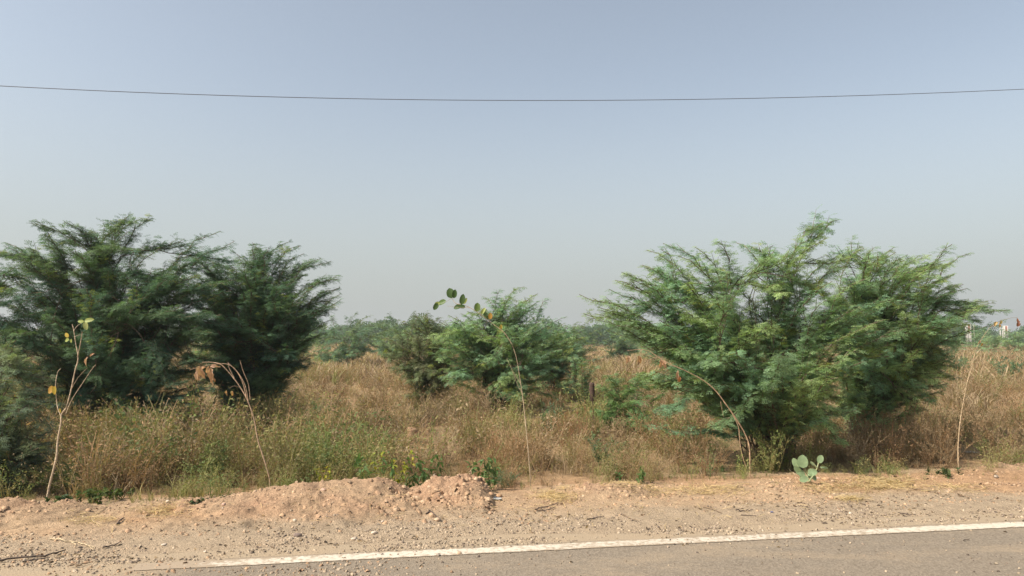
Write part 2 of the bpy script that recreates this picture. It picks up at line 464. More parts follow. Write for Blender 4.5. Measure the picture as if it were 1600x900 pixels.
# ------------------------------------------------------------------ leaf templates (x along the leaf, y sideways, z its upper side)
def rhomb(a, t, wd, side):                  # a leaflet from a to t, half-width wd along side
    m = (a * 0.45 + t * 0.55)
    return [a, m + side * wd, t, m - side * wd]
def feather(pairs, wl, ww):
    V = []
    for sgn in (-1, 1):
        ang = sgn * R(24)
        for k in range(pairs):
            t = (k + 0.6) / pairs
            def pin(t):
                return np.array([0.14 + 0.86 * t * math.cos(ang), 0.86 * t * math.sin(ang) * (1 - .25 * t), -0.28 * t * t])
            p = pin(t); d = pin(t + .02) - p; d /= np.linalg.norm(d)
            sd_ = np.array([-d[1], d[0], 0])
            ln = wl * (1 - 0.45 * abs(t - 0.4))
            for q in (-1, 1):
                tip = p + (d * 0.5 + sd_ * q * 0.85) * ln + np.array([0, 0, -0.03 * ((k % 2) * 2 - 1)])
                V += rhomb(p, tip, ww, d)
    V = np.array(V, np.float32)
    return V, np.arange(len(V)).reshape(-1, 4)
FE_NEAR = feather(5, 0.27, 0.062)
FE_MID = feather(4, 0.30, 0.085)
FE_FAR = feather(2, 0.40, 0.16)

def unit(v):
    return v / (np.linalg.norm(v, axis=-1, keepdims=True) + 1e-9)
def frames(ax, up):
    ax = unit(ax); y = unit(np.cross(up, ax)); z = np.cross(ax, y)
    return np.stack([ax, y, z], -1)

BASE_TINTS = np.array([(0.122, 0.194, 0.104), (0.136, 0.204, 0.096), (0.110, 0.190, 0.116), (0.152, 0.212, 0.092), (0.104, 0.168, 0.094)])
def leaves_on(P, rng, spacing, L, out, tint):
    seg = np.linalg.norm(np.diff(P, axis=0), axis=1); cum = np.concatenate([[0], np.cumsum(seg)])
    n = int(cum[-1] / spacing)
    if n < 1: return
    d = (np.arange(n) + rng.random(n)) * spacing
    d = np.clip(d, 0, cum[-1] - 1e-4)
    pos = np.stack([np.interp(d, cum, P[:, k]) for k in range(3)], -1)
    idx = np.clip(np.searchsorted(cum, d) - 1, 0, len(seg) - 1)
    T = unit(np.diff(P, axis=0))[idx]
    up = np.array([0, 0, 1.0])
    S = unit(np.cross(T, up + 0.05 * rng.standard_normal(3)))
    sg = np.where(np.arange(n) % 2 == 0, 1.0, -1.0)[:, None]
    ax = T * 0.55 + S * sg * (0.75 + .3 * rng.random((n, 1))) + np.array([0, 0, 1.0]) * rng.uniform(-0.3, 0.35, (n, 1)) + 0.15 * rng.standard_normal((n, 3))
    nup = np.array([0, 0, 1.0]) + 0.35 * rng.standard_normal((n, 3))
    M = frames(ax, nup) * (L * rng.uniform(0.65, 1.2, n))[:, None, None]
    out[0].append(pos); out[1].append(M)
    out[2].append(tint * 1.5 * rng.uniform(0.78, 1.22, (n, 1)))

def curve(p0, p1, p2, p3, n):
    t = np.linspace(0, 1, n)[:, None]
    return (1 - t) ** 3 * p0 + 3 * (1 - t) ** 2 * t * p1 + 3 * (1 - t) * t * t * p2 + t ** 3 * p3

def shoot(p, d, ln, droop, rng, n=5, wig=0.12):
    P = [p]; st = ln / (n - 1); d = unit(d)
    for _ in range(n - 1):
        p = p + d * st; P.append(p)
        d = unit(d + np.array([0, 0, -droop * st]) + wig * rng.standard_normal(3) * math.sqrt(st) * 0.7)
    return np.array(P)

def grow(rng, base, tips, fill, depth, lod, L=0.105, sec_gap=0.06, sec_len=(0.2, 0.55), spacing=0.036, tert=1, tints=BASE_TINTS * np.array([1.24, 1.18, 1.12]), yellow=0.06, wood_r=0.014, leaf_from=0.45, front=0.5, low=0.0, hull=None, foot=True):
    """Multi-stemmed thorn bush in coordinates relative to base. tips: wanted ends of the main shoots. Returns (wood MB, crown MB)."""
    wood, crown = MB(), MB()
    out = ([], [], [])
    base = np.asarray(base, float)
    tips = [np.asarray(t, float) - base for t in tips]
    H = max(t[2] for t in tips)
    targets = [(t, True) for t in tips]
    for _ in range(fill):
        if hull is not None and rng.random() < 0.75:
            t = hull(rng) - base
            if t[2] > H * 0.06 and not (foot and t[2] < H * .36 and abs(t[0]) < .3 * H): targets.append((t, False)); continue
        a, b = tips[rng.integers(len(tips))], tips[rng.integers(len(tips))]
        q = rng.random()
        t = (a * q + b * (1 - q)) * rng.uniform(0.45, 1.04)
        if rng.random() < 0.5: t[2] *= rng.uniform(0.3, 1.0)
        t[1] += depth * rng.uniform(-1, 0.75)
        t[2] = max(t[2], H * 0.09)
        targets.append((t, False))
    stems = []
    for k, (t, main) in enumerate(targets):
        hd = np.array([t[0], t[1], 0]); hl = np.linalg.norm(hd) + 1e-6; hu = hd / hl
        if stems and rng.random() < 0.7:
            par = min((stems[i] for i in rng.integers(len(stems), size=min(5, len(stems)))), key=lambda s_: np.linalg.norm(s_[-1] - t))
            q = rng.integers(2, max(3, int(len(par) * 0.55))); p0 = par[q]; tan = unit(par[q + 1] - par[q])
        else:
            p0 = np.append(rng.normal(0, 0.07 + 0.02 * H, 2), -0.05); tan = unit(np.array([0, 0, 1.0]) + 0.35 * hu + 0.2 * rng.standard_normal(3) * np.array([1, 1, 0]))
        dl = np.linalg.norm(t - p0)
        arch = rng.uniform(0.0, 0.22) * hl
        P = curve(p0, p0 + tan * dl * 0.35, t - unit(hu * 0.9 + np.array([0, 0, 0.35])) * dl * 0.32 + np.array([0, 0, arch * 0.4]), t, max(8, int(dl / 0.16)))
        P[1:-1] += 0.018 * rng.standard_normal((len(P) - 2, 3))
        stems.append(P)
        r0 = wood_r * rng.uniform(0.6, 1.2) * (1.0 if p0[2] < 0 else 0.55)
        wood.tube(P, np.linspace(r0, 0.004, len(P)), 5, np.array([0.17, 0.125, 0.09]) * rng.uniform(0.6, 1.2))
        seg = np.linalg.norm(np.diff(P, axis=0), axis=1); cum = np.concatenate([[0], np.cumsum(seg)])
        tint_s = tints[rng.integers(len(tints))]
        d = cum[-1] * (0.26 + low * -0.2) + rng.random() * sec_gap
        lim = 0.93 if main else 0.95
        while d < cum[-1] * lim:
            f = d / cum[-1]
            i = min(np.searchsorted(cum, d) - 1, len(seg) - 1)
            p = P[i] + (P[i + 1] - P[i]) * ((d - cum[i]) / seg[i]); T = unit(P[i + 1] - P[i])
            rd = rng.standard_normal(3); rd[1] -= front * 0.4; rd -= T * np.dot(rd, T); rd = unit(rd)
            rd[2] = rd[2] * 0.55
            rad = unit(p * np.array([1, 1, .6]) + 1e-6)
            dirn = T * rng.uniform(0.7, 1.25) + rd * 0.6 + rad * 0.45 + np.array([0, 0, 0.04])
            ln = rng.uniform(*sec_len) * (1.22 - 1.0 * f) * (0.7 if f < 0.3 else 1)
            Q = shoot(p, dirn, ln, rng.uniform(0.1, 1.3), rng)
            if Q[-1][2] < 0.06: Q[:, 2] = np.maximum(Q[:, 2], 0.06)
            wood.tube(Q, np.linspace(0.0055, 0.002, len(Q)), 3, np.array([0.16, 0.13, 0.08]) * rng.uniform(0.7, 1.2))
            tint = tint_s * rng.uniform(0.85, 1.15)
            if rng.random() < yellow: tint = np.array([0.17, 0.19, 0.045]) * rng.uniform(.8, 1.2)
            leaves_on(Q, rng, spacing, L, out, tint)
            for _ in range(tert):
                j = rng.integers(1, len(Q) - 1)
                rd2 = unit(rng.standard_normal(3)); rd2[2] *= 0.5
                W = shoot(Q[j], unit(Q[j + 1] - Q[j]) * 0.7 + rd2 * 0.8, ln * rng.uniform(0.3, 0.6), rng.uniform(0.2, 1.5), rng, 4)
                W[:, 2] = np.maximum(W[:, 2], 0.05)
                leaves_on(W, rng, spacing, L, out, tint)
            d += sec_gap * rng.uniform(0.6, 1.4) * (1.5 if f < 0.35 else 1.0)
        k0 = int(len(P) * leaf_from)
        leaves_on(P[k0:], rng, spacing * 0.8, L * 0.95, out, tint_s)
    tv, tf = {'near': FE_NEAR, 'mid': FE_MID, 'far': FE_FAR}[lod]
    pos = np.concatenate(out[0])
    crown.inst(tv, tf, pos, np.concatenate(out[1]), np.concatenate(out[2]))
    return wood, crown, len(pos)

def bush(name, label, cat, group, bpx, Y, tips, fill, depth, lod, seed, tip_depth=0.8, poly=None, **kw):
    rng = np.random.default_rng(seed)
    x = (bpx - 800.0) / F * Y
    b = np.array([x, Y, hz(x, Y)])
    T = []
    for t in tips:
        dy = t[2] if len(t) > 2 else rng.uniform(-tip_depth, tip_depth)
        T.append(at(t[0], t[1], Y + dy))
    if poly is not None:
        pl = np.array(poly, float)
        def inside(q):
            x1, y1 = pl[:, 0], pl[:, 1]; x2, y2 = np.roll(x1, -1), np.roll(y1, -1)
            c = ((y1 > q[1]) != (y2 > q[1])) & (q[0] < (x2 - x1) * (q[1] - y1) / (y2 - y1 + 1e-9) + x1)
            return c.sum() % 2 == 1
        def hull(r):
            while True:
                q = r.uniform(pl.min(0), pl.max(0))
                if inside(q): return at(q[0], q[1], Y + depth * r.uniform(-1, .8))
        kw['hull'] = hull
        cen = pl.mean(0)
        for _ in range(16):
            a = rng.integers(len(pl)); q = pl[a] + (pl[(a + 1) % len(pl)] - pl[a]) * rng.random()
            if q[1] < cen[1] + 10:
                o_ = q - cen; o_ = o_ / np.linalg.norm(o_) * rng.uniform(8, 30) * 10.0 / Y
                T.append(at(q[0] + o_[0], q[1] + o_[1] * .8, Y + rng.uniform(-.6, .6)))
    wood, crown, n = grow(rng, b, T, fill, depth, lod, **kw)
    e = empty(name, b, label, cat, group)
    obj('branches', wood.mesh('branches', True), M_BARK, e)
    obj('crown', crown.mesh('crown'), M_CROWN, e)
    print('BUSH', label[:40], n, round(time.time() - T0, 1))
    return e

# ------------------------------------------------------------------ the thorn bushes
GB = 'feathery thorn bushes on the field'
bush('thorn_bush', 'big feathery green thorn bush with bare stems showing, behind the bent sapling', 'bush', GB, 1195, 9.7,
     [(905, 460, -.3), (911, 490, .2), (965, 441, .4), (985, 436, -.6), (1003, 414, .5), (1010, 391, -.2), (1036, 380, .6), (1086, 386, 0),
      (1120, 377, -.5), (1150, 379, .5), (1186, 387, -.1), (1206, 396, .8), (1240, 402, -.7), (1286, 348, .2), (1268, 372, .1), (1310, 400, .6),
      (1045, 572, -1.1), (1100, 560, -1.3), (1150, 548, -1.5), (1205, 500, -1.7), (1230, 560, -1.6), (1285, 660, -1.0), (1310, 590, -1.4), (1025, 640, -.9),
      (1000, 540, -.4), (960, 520, .6), (1340, 545, -1.2), (1290, 470, -1.3), (1120, 470, -1.3), (1060, 480, -1.0), (1340, 640, -.7), (1380, 500, -.9), (990, 470, 0), (975, 500, -.3), (1010, 520, -.5), (1005, 555, -.6), (1030, 500, -.8), (1020, 585, -.5), (1050, 545, -1.0), (1045, 450, .2), (935, 480, .1), (1080, 590, -1.1), (1000, 455, .4), (1095, 640, -.7), (1070, 610, -1.0), (1130, 600, -1.2), (1330, 402, .2), (1352, 436, -.4), (1345, 480, -.6), (1395, 468, -.3), (1300, 440, -.8), (1370, 520, -.6), (1320, 470, .5), (1000, 590, -.3), (1320, 690, -.7), (945, 470, .3), (930, 500, -.2), (1170, 384, .2), (1060, 400, -.2)],
     80, 1.1, 'near', 7, poly=[(1010,395),(1090,392),(1150,388),(1210,400),(1262,375),(1290,360),(1310,400),(1400,400),(1430,480),(1400,560),(1360,650),(1300,690),(1150,690),(1080,650),(1030,590),(1000,540),(960,500),(950,470),(990,440)], front=1.0, low=0.3)
bush('thorn_bush', 'wide thorn bush reaching long level sprays out towards the far posts', 'bush', GB, 1345, 11.2,
     [(1350, 388, 0), (1366, 387, .4), (1400, 394, -.4), (1455, 398, .3), (1512, 398, .1), (1490, 428, -.6), (1450, 415, .5), (1492, 455, -.3), (1545, 470, .2), (1578, 484, -.2),
      (1492, 497, .5), (1500, 540, 0), (1480, 560, -.7), (1470, 590, -.9), (1440, 440, -1.0), (1420, 490, -1.3), (1400, 540, -1.4), (1360, 450, -1.2), (1440, 600, -1.1), (1330, 440, -.9),
      (1320, 400, .5), (1290, 420, .8), (1380, 610, -1.0), (1480, 600, -.6), (1460, 625, -.8), (1320, 560, -1.2), (1340, 610, -1.2), (1410, 570, -1.3), (1500, 575, 0), (1430, 520, -1.2), (1475, 520, -.9), (1300, 395, .3), (1325, 415, -.3), (1310, 450, -.2), (1295, 500, .5), (1335, 395, 0), (1380, 402, .2), (1425, 402, -.3), (1470, 405, .2), (1530, 478, -.3), (1310, 540, .3), (1510, 470, .1), (1320, 620, -.8), (1345, 640, -.6), (1310, 585, -.6), (1400, 625, -.8), (1440, 640, -.4), (1490, 560, -.2), (1500, 590, .3), (1475, 610, -.3), (1495, 445, .3), (1465, 415, 0), (1530, 500, .2)],
     82, 1.2, 'near', 17, poly=[(1290,400),(1400,395),(1480,405),(1480,440),(1500,470),(1540,480),(1500,520),(1500,600),(1450,640),(1330,640),(1290,500)], front=.8)
bush('thorn_bush', 'tall dark thorn bush with upright shoots on top, behind the forked sapling', 'bush', GB, 170, 11.8,
     [(8, 379, .2), (48, 348, 0), (64, 372, .5), (100, 346, -.3), (125, 362, .3), (178, 353, .6), (200, 362, -.2), (222, 341, .1), (345, 361, .3), (366, 377, -.2), (300, 384, .5),
      (250, 388, -.4), (150, 378, .3), (60, 430, -1.0), (120, 450, -1.4), (200, 470, -1.6), (280, 480, -1.4), (330, 520, -1.2), (230, 560, -1.6), (150, 590, -1.5), (60, 560, -1.0),
      (20, 420, .5), (0, 500, .2), (300, 430, -.8), (180, 420, -1.0), (330, 580, -.8), (100, 540, -1.5), (240, 620, -1.2), (120, 630, -1.2), (300, 630, -.8), (335, 605, -.9), (350, 560, -.4), (180, 640, -1.2), (60, 620, -1), (290, 600, -1.1), (310, 560, -1.0), (20, 560, -.9), (340, 470, -.4), (250, 420, -.6), (80, 400, -.4), (160, 520, -1.7), (200, 425, .3), (140, 425, .5), (265, 420, .2), (95, 470, .3), (310, 410, 0), (220, 500, -.5), (40, 470, 0), (180, 395, .2), (110, 395, 0), (320, 450, .2)],
     150, 1.3, 'near', 27, foot=False, poly=[(0,400),(50,360),(110,355),(180,362),(225,350),(250,390),(340,372),(370,390),(380,450),(350,600),(250,650),(100,640),(20,600),(-20,500)], L=0.115, sec_gap=0.06, tints=BASE_TINTS * np.array([.60, .64, .68]))
bush('thorn_bush', 'thorn bush at the left photo edge, spreading under the tall dark one', 'bush', GB, -60, 11.4,
     [(-200, 420), (-140, 390), (-60, 395), (0, 398), (30, 412), (60, 430), (-250, 480), (80, 480, -.8), (40, 520, -1.2), (-60, 470, -1.2), (-150, 520, -1), (60, 590, -1.0), (20, 450, -1.0)],
     56, 1.3, 'near', 37, L=0.115, sec_gap=0.075, tints=BASE_TINTS * np.array([.62, .67, .71]))
bush('thorn_bush', 'dark thorn bush leaning right with wispy tips over the open grass', 'bush', GB, 395, 13.2,
     [(362, 392, 0), (400, 386, .3), (415, 395, -.4), (442, 389, .1), (475, 396, .5), (501, 404, -.2), (516, 438, .3), (531, 460, 0), (533, 468, -.5), (505, 485, .4), (508, 520, -.5), (480, 545, -.9),
      (455, 577, -.7), (420, 560, -1.4), (330, 430, -.6), (310, 480, -1.0), (370, 500, -1.6), (430, 470, -1.4), (460, 440, -.9), (350, 560, -1.2), (390, 420, .8), (310, 400, .6), (400, 600, -1.2), (345, 610, -1.1), (450, 540, -1.2), (490, 500, -.6), (380, 460, -1.2), (300, 540, -.8), (430, 600, -.9), (500, 440, -.3), (420, 430, -.7), (330, 470, .2), (318, 520, 0), (338, 425, .3), (300, 500, .5), (500, 525, -.4), (518, 500, .2), (470, 562, -.6), (530, 450, .3), (350, 590, -.6), (305, 570, -.5), (330, 600, -.2), (375, 610, -.8), (290, 560, .3), (310, 600, .2), (400, 585, -.6), (345, 560, 0), (515, 470, .3), (480, 430, .4), (455, 415, 0)],
     112, 1.2, 'near', 47, foot=False, poly=[(290,400),(365,400),(410,390),(450,395),(500,412),(525,455),(515,510),(490,570),(430,610),(330,620),(290,540)], L=0.115, tints=BASE_TINTS * np.array([.62, .67, .71]))
bush('thorn_bush', 'low pale grey-green thorn bush at the left photo edge, in front of the dark bushes', 'bush', GB, -10, 7.9,
     [(-120, 560), (-60, 545), (-20, 540), (20, 548, -.2), (55, 560), (85, 590, .1), (92, 630, -.2), (80, 660, -.3), (60, 700, -.5), (30, 640, -.6), (0, 600, -.5), (-40, 680, -.6), (40, 740, -.5), (-60, 620, -.4), (75, 720, -.2), (10, 765, -.5)],
     60, 0.5, 'near', 57, L=0.10, sec_gap=0.065, sec_len=(.15, .4), tints=np.array([(0.115, 0.15, 0.092), (0.13, 0.155, 0.08), (0.10, 0.14, 0.09)]), low=1.0)
bush('thorn_bush', 'mid-distance thorn bush with a thin raised tip, behind the straight leafy-topped sapling', 'bush', GB, 775, 16.0,
     [(819, 448, 0), (757, 464, .3), (790, 470, -.3), (806, 462, .3), (843, 470, .2), (840, 486, -.4), (720, 490, .3), (700, 492, 0), (690, 505, .4), (886, 495, 0), (865, 520, -.5), (880, 545, -.6), (850, 560, -1),
      (700, 540, -1.2), (740, 520, -1.5), (790, 510, -1.6), (830, 520, -1.4), (690, 575, -1.0), (760, 570, -1.5), (820, 575, -1.3), (905, 560, -.6), (690, 545, -.5), (880, 520, 0), (895, 540, -.3), (870, 575, -.8), (720, 510, 0), (850, 500, 0), (700, 600, -1), (780, 600, -1.6), (850, 595, -1.2), (735, 490, .2), (770, 478, 0)],
     110, 1.4, 'mid', 67, poly=[(680,510),(760,470),(820,460),(850,480),(880,510),(905,550),(870,590),(780,610),(690,600),(640,570),(650,530)], L=0.13, sec_gap=0.085, spacing=0.05)
bush('thorn_bush', 'dull olive thorn bush with fine dark twigs, left of the thin-tipped mid-distance bush', 'bush', GB, 672, 17.5,
     [(640, 505), (655, 500), (672, 498), (690, 500), (705, 510), (620, 540), (610, 555), (630, 570, -.8), (660, 585, -1), (700, 560, -.8), (720, 585, -.7), (650, 530, -1.2), (612, 575, -.8), (640, 595, -1.2), (690, 600, -1.2), (620, 520, 0), (730, 560, -.8), (602, 545, 0)],
     70, 1.2, 'mid', 77, poly=[(610,520),(650,502),(690,500),(720,520),(730,580),(690,600),(630,595),(600,560)], L=0.13, sec_gap=0.095, spacing=0.055, tints=np.array([(0.10, 0.125, 0.06), (0.085, 0.115, 0.055), (0.12, 0.13, 0.07)]))
for k, (bx, Y, tips, lab, sd0) in enumerate([
    (545, 40, [(497, 500), (515, 492), (540, 494), (560, 488), (580, 492), (600, 505), (500, 540), (530, 545, -1.5), (570, 546, -1.5), (600, 542), (550, 520, -2), (520, 520, -1.5), (485, 515, 0), (480, 540, 0), (490, 548, -1), (560, 550, -2), (600, 525, -1), (525, 505, -1), (590, 548, -1.5), (610, 515, 0)], 'green thorn bush rising behind the open brown grass, right of the dark leaning bush', 87),
    (622, 44, [(590, 500), (605, 490), (622, 499), (640, 508), (585, 540), (620, 545), (650, 540), (610, 520, -2), (640, 525, -2), (580, 520, 0), (660, 515, 0), (600, 548, -1), (640, 548, -1), (590, 510, -1)], 'thorn bush with bare arching twigs, between the brown grass and the olive bush', 97),
    (900, 46, [(862, 512), (880, 505), (905, 503), (925, 504), (940, 512), (865, 535), (900, 540), (935, 538), (905, 520, -2), (880, 525, -2)], 'flat-topped thorn bush far across the field beside the thin-tipped bush', 107),
    (965, 48, [(930, 512), (950, 508), (975, 508), (1000, 512), (1010, 530), (930, 538), (970, 542), (1000, 540), (965, 522, -2)], 'rounded thorn bush far off, left behind the biggest green bush', 117),
]):
    bush('thorn_bush', lab, 'bush', GB, bx, Y, tips, 60, 2.2, 'far' if Y > 45 else 'mid', sd0, L=0.22 if Y > 45 else .19, sec_gap=0.16 if Y < 45 else .22, spacing=0.09 if Y < 45 else .13, sec_len=(.35, .8), tert=1, tints=BASE_TINTS * .78)
bush('thorn_bush', 'low wide thorn bush joining the thin-tipped bush on its right', 'bush', GB, 862, 19.0,
     [(828, 520), (850, 512), (875, 508), (895, 516), (915, 530), (922, 548), (905, 565, -.6), (870, 575, -.9), (840, 580, -1), (890, 545, -1), (835, 550, -.8)], 40, 1.3, 'mid', 147, L=0.15, sec_gap=0.1, spacing=0.06,
     poly=[(820, 530), (850, 515), (890, 515), (915, 535), (915, 560), (870, 585), (825, 585)], tints=BASE_TINTS * .82)
# low green sprawl before the biggest bush, small young tree, far bushes from two prototypes
bush('thorn_bush', 'low sprawling bright green thorn seedling around the dark post', 'bush', GB, 990, 13.0,
     [(935, 605), (955, 592), (985, 600), (1010, 588), (1035, 600), (1060, 605), (925, 640, -.5), (950, 650, -.7), (990, 640, -.9), (1030, 655, -.8), (1060, 640, -.3)],
     26, 0.8, 'mid', 127, L=0.12, sec_gap=0.12, sec_len=(.25, .55), wood_r=.008, tints=np.array([(0.085, 0.15, 0.06), (0.10, 0.16, 0.055)]), low=1)
e = bush('young_tree', 'small dark young tree with one thin crooked trunk, beside the dark post', 'tree', None, 908, 15.2,
     [(885, 575), (893, 558), (905, 555), (920, 562), (932, 575), (895, 585), (925, 590), (908, 570, -.3)], 6, .3, 'mid', 137, L=0.11, sec_gap=0.1, sec_len=(.15, .35), wood_r=.014, tert=1, tints=BASE_TINTS * 1.0, front=0)

# ------------------------------------------------------------------ far bushes and trees
def proto(seed, H, W, L, gap):
    rng = np.random.default_rng(seed)
    tips = [np.array([W * math.cos(a) * r, W * math.sin(a) * r, H * h]) for a, r, h in
            [(rng.uniform(0, 6.28), rng.uniform(0.3, 1), 0) for _ in range(0)] + [(k * 2.39, 0.25 + 0.75 * ((k * 0.37) % 1), (1.0 - 0.65 * ((k * 0.37) % 1) ** 2) * rng.uniform(.8, 1)) for k in range(16)]]
    return grow(rng, np.zeros(3), tips, 14, 0.6 * W, 'far', L=L, sec_gap=gap, spacing=0.16, sec_len=(.5, 1.1), tert=1, front=0)
PR = []
for sd0 in (201, 202):
    wd, cr, n = proto(sd0, 3.4, 2.6, 0.28, 0.3)
    PR.append((wd.mesh('branches', True), cr.mesh('crown')))
    print('PROTO', n)
def far_bush(k, px, topy, Y, label, group, wide=1.0):
    x = (px - 800) / F * Y; z = hz(x, Y)
    H = EYE - z + (HORIZON - topy) / F * Y
    e = empty('distant_bush', (x, Y, z), label, 'bush', group)
    sc = H / 3.5
    e.scale = (sc * wide, sc * wide, sc); e.rotation_euler = (0, 0, k * 1.7)
    obj('branches', PR[k % 2][0], M_BARK, e); obj('crown', PR[k % 2][1], M_CROWN, e)
GF = 'distant bushes along the far edge of the field'
for k, (px, ty, Y, wd, lab) in enumerate([
    (1480, 514, 70, 1.2, 'distant bush just beyond the tips of the wide right bush'),
    (1525, 518, 78, 1.2, 'distant bush beneath the red and white pillar'),
    (1550, 519, 62, 1.1, 'dark distant bush standing forward at the edge of the pale field'),
    (1585, 515, 66, 1.3, 'broad dark distant bush at the right photo edge'),
    (1630, 513, 70, 1.3, None), (1575, 511, 95, 1.4, 'distant bush behind the white posts at the right photo edge'),
    (1500, 514, 110, 1.2, 'hazy distant bush left of the red and white pillar'),
    (1540, 512, 105, 1.3, 'hazy distant bush between the pillar and the cluster of white posts'),
    (690, 505, 60, 1.5, None), (650, 505, 75, 1.5, None), (620, 508, 55, 1.2, None), (840, 510, 58, 1.2, None), (1020, 510, 52, 1.3, None),
    (470, 505, 45, 1.2, None), (430, 505, 50, 1.2, None), (1075, 512, 70, 1.3, None), (330, 505, 40, 1.3, None), (240, 508, 44, 1.3, None), (120, 505, 42, 1.3, None), (20, 505, 40, 1.3, None), (1150, 512, 75, 1.3, None), (1230, 512, 70, 1.3, None), (1320, 512, 74, 1.3, None), (1410, 512, 70, 1.3, None)]):
    far_bush(k, px, ty, Y, lab or 'distant green bush mostly hidden behind nearer thorn bushes', GF, wd)

def woods():
    rng = np.random.default_rng(301)
    mb = MB(); tv, tf = FE_FAR
    for k in range(320):
        px = rng.uniform(-500, 2100); Y = rng.uniform(115, 380)
        x = (px - 800) / F * Y; z = hz(x, Y)
        tall = vnoise(np.array([px / 90.0]), np.array([0.5]), 303)[0]
        H = rng.uniform(3.0, 4.6) + 4.5 * max(0, tall - 0.45) * (Y > 230)
        W = H * rng.uniform(0.6, 1.0); n = 260
        d = unit(rng.standard_normal((n, 3))); d[:, 2] = np.abs(d[:, 2])
        lob = 0.75 + 0.5 * vnoise(d[:, 0] * 2 + k, d[:, 1] * 2 + d[:, 2], 7)
        r = rng.uniform(0.45, 1, (n, 1)) ** 0.5 * lob[:, None]
        pos = np.array([x, Y, z + H * 0.15]) + d * r * np.array([W, W, H * 0.8])
        M = frames(d + 0.6 * rng.standard_normal((n, 3)), rng.standard_normal((n, 3))) * rng.uniform(0.9, 1.7, (n, 1, 1))
        mb.inst(tv, tf, pos, M, BASE_TINTS[rng.integers(5, size=n)] * rng.uniform(.75, 1.1))
    tag(obj('distant_woods', mb.mesh('distant_woods'), M_CROWN), kind='stuff')
woods()

# ------------------------------------------------------------------ field growth
def tuft(nb, seed, lean=0.9, wd=0.011):
    rng = np.random.default_rng(seed); V = []
    for _ in range(nb):
        a = rng.uniform(0, 6.28); h = rng.uniform(0.45, 1.0); l = rng.uniform(0.1, lean)
        dx = np.array([math.cos(a), math.sin(a), 0]); sd_ = np.array([-dx[1], dx[0], 0]) * wd * rng.uniform(.7, 1.3)
        p0 = np.append(rng.normal(0, 0.05, 2), -0.05)
        p1 = p0 + dx * l * .3 * h + np.array([0, 0, h * .6]); p2 = p0 + dx * l * h + np.array([0, 0, h])
        V += [p0 - sd_, p0 + sd_, p1 + sd_ * .8, p1 - sd_ * .8, p1 - sd_ * .8, p1 + sd_ * .8, p2 + sd_ * .15, p2 - sd_ * .15]
    V = np.array(V, np.float32); return V, np.arange(len(V)).reshape(-1, 4)
def weed(ns, nl, seed, ll=0.09, lw=0.02, wd=0.006, spread=0.5, droop=0.3):
    rng = np.random.default_rng(seed); V = []
    for _ in range(ns):
        a = rng.uniform(0, 6.28); h = rng.uniform(0.55, 1.0); l = rng.uniform(0.1, spread)
        dx = np.array([math.cos(a), math.sin(a), 0]); sd_ = np.array([-dx[1], dx[0], 0])
        P = [np.array([0, 0, -.04]) + dx * l * h * (t ** 1.4) + np.array([0, 0, h * t]) + 0.03 * rng.standard_normal(3) * (t > 0) for t in (0, .35, .7, 1)]
        for q in range(3):
            V += [P[q] - sd_ * wd, P[q] + sd_ * wd, P[q + 1] + sd_ * wd * .7, P[q + 1] - sd_ * wd * .7]
        for _ in range(nl):
            t = rng.uniform(0.25, 1.0); i = min(2, int(t * 2.9)); f = min(1, max(0, t * 2.9 - i))
            p = P[i] * (1 - f) + P[i + 1] * f
            d = unit(rng.standard_normal(3) + dx * .3 + np.array([0, 0, .4])); L_ = ll * rng.uniform(.6, 1.4)
            br = p + d * rng.uniform(0.0, 0.14)
            s3 = unit(np.cross(d, rng.standard_normal(3)))
            V += rhomb(br, br + unit(d + np.array([0, 0, -droop])) * L_, lw * rng.uniform(.7, 1.3), s3)
    V = np.array(V, np.float32); return V, np.arange(len(V)).reshape(-1, 4)
TUFTS = [tuft(10, 1), tuft(12, 2, 1.4), tuft(9, 3, .7)]
TUFT_FAR = [tuft(10, 4, .5, .012), tuft(9, 5, .6, .014)]
WEEDS = [weed(8, 17, 11, .05, .013, .004, .8), weed(9, 16, 12, .045, .012, .004, .95), weed(7, 19, 13, .06, .016, .004, .8)]
WIRY = [weed(11, 13, 21, .04, .009, .0035, .9), weed(12, 11, 22, .045, .008, .0035, .8), weed(10, 15, 23, .035, .010, .0035, 1.1)]

DRY = np.array([(0.36, 0.265, 0.165), (0.32, 0.23, 0.14), (0.42, 0.32, 0.205), (0.26, 0.18, 0.115)])
OLIVE = np.array([(0.26, 0.235, 0.10), (0.22, 0.215, 0.09), (0.31, 0.265, 0.12)])
GREEN = np.array([(0.19, 0.23, 0.08), (0.16, 0.21, 0.085), (0.23, 0.25, 0.085)])
RUST = np.array([(0.34, 0.215, 0.12), (0.30, 0.195, 0.11), (0.38, 0.25, 0.145)])

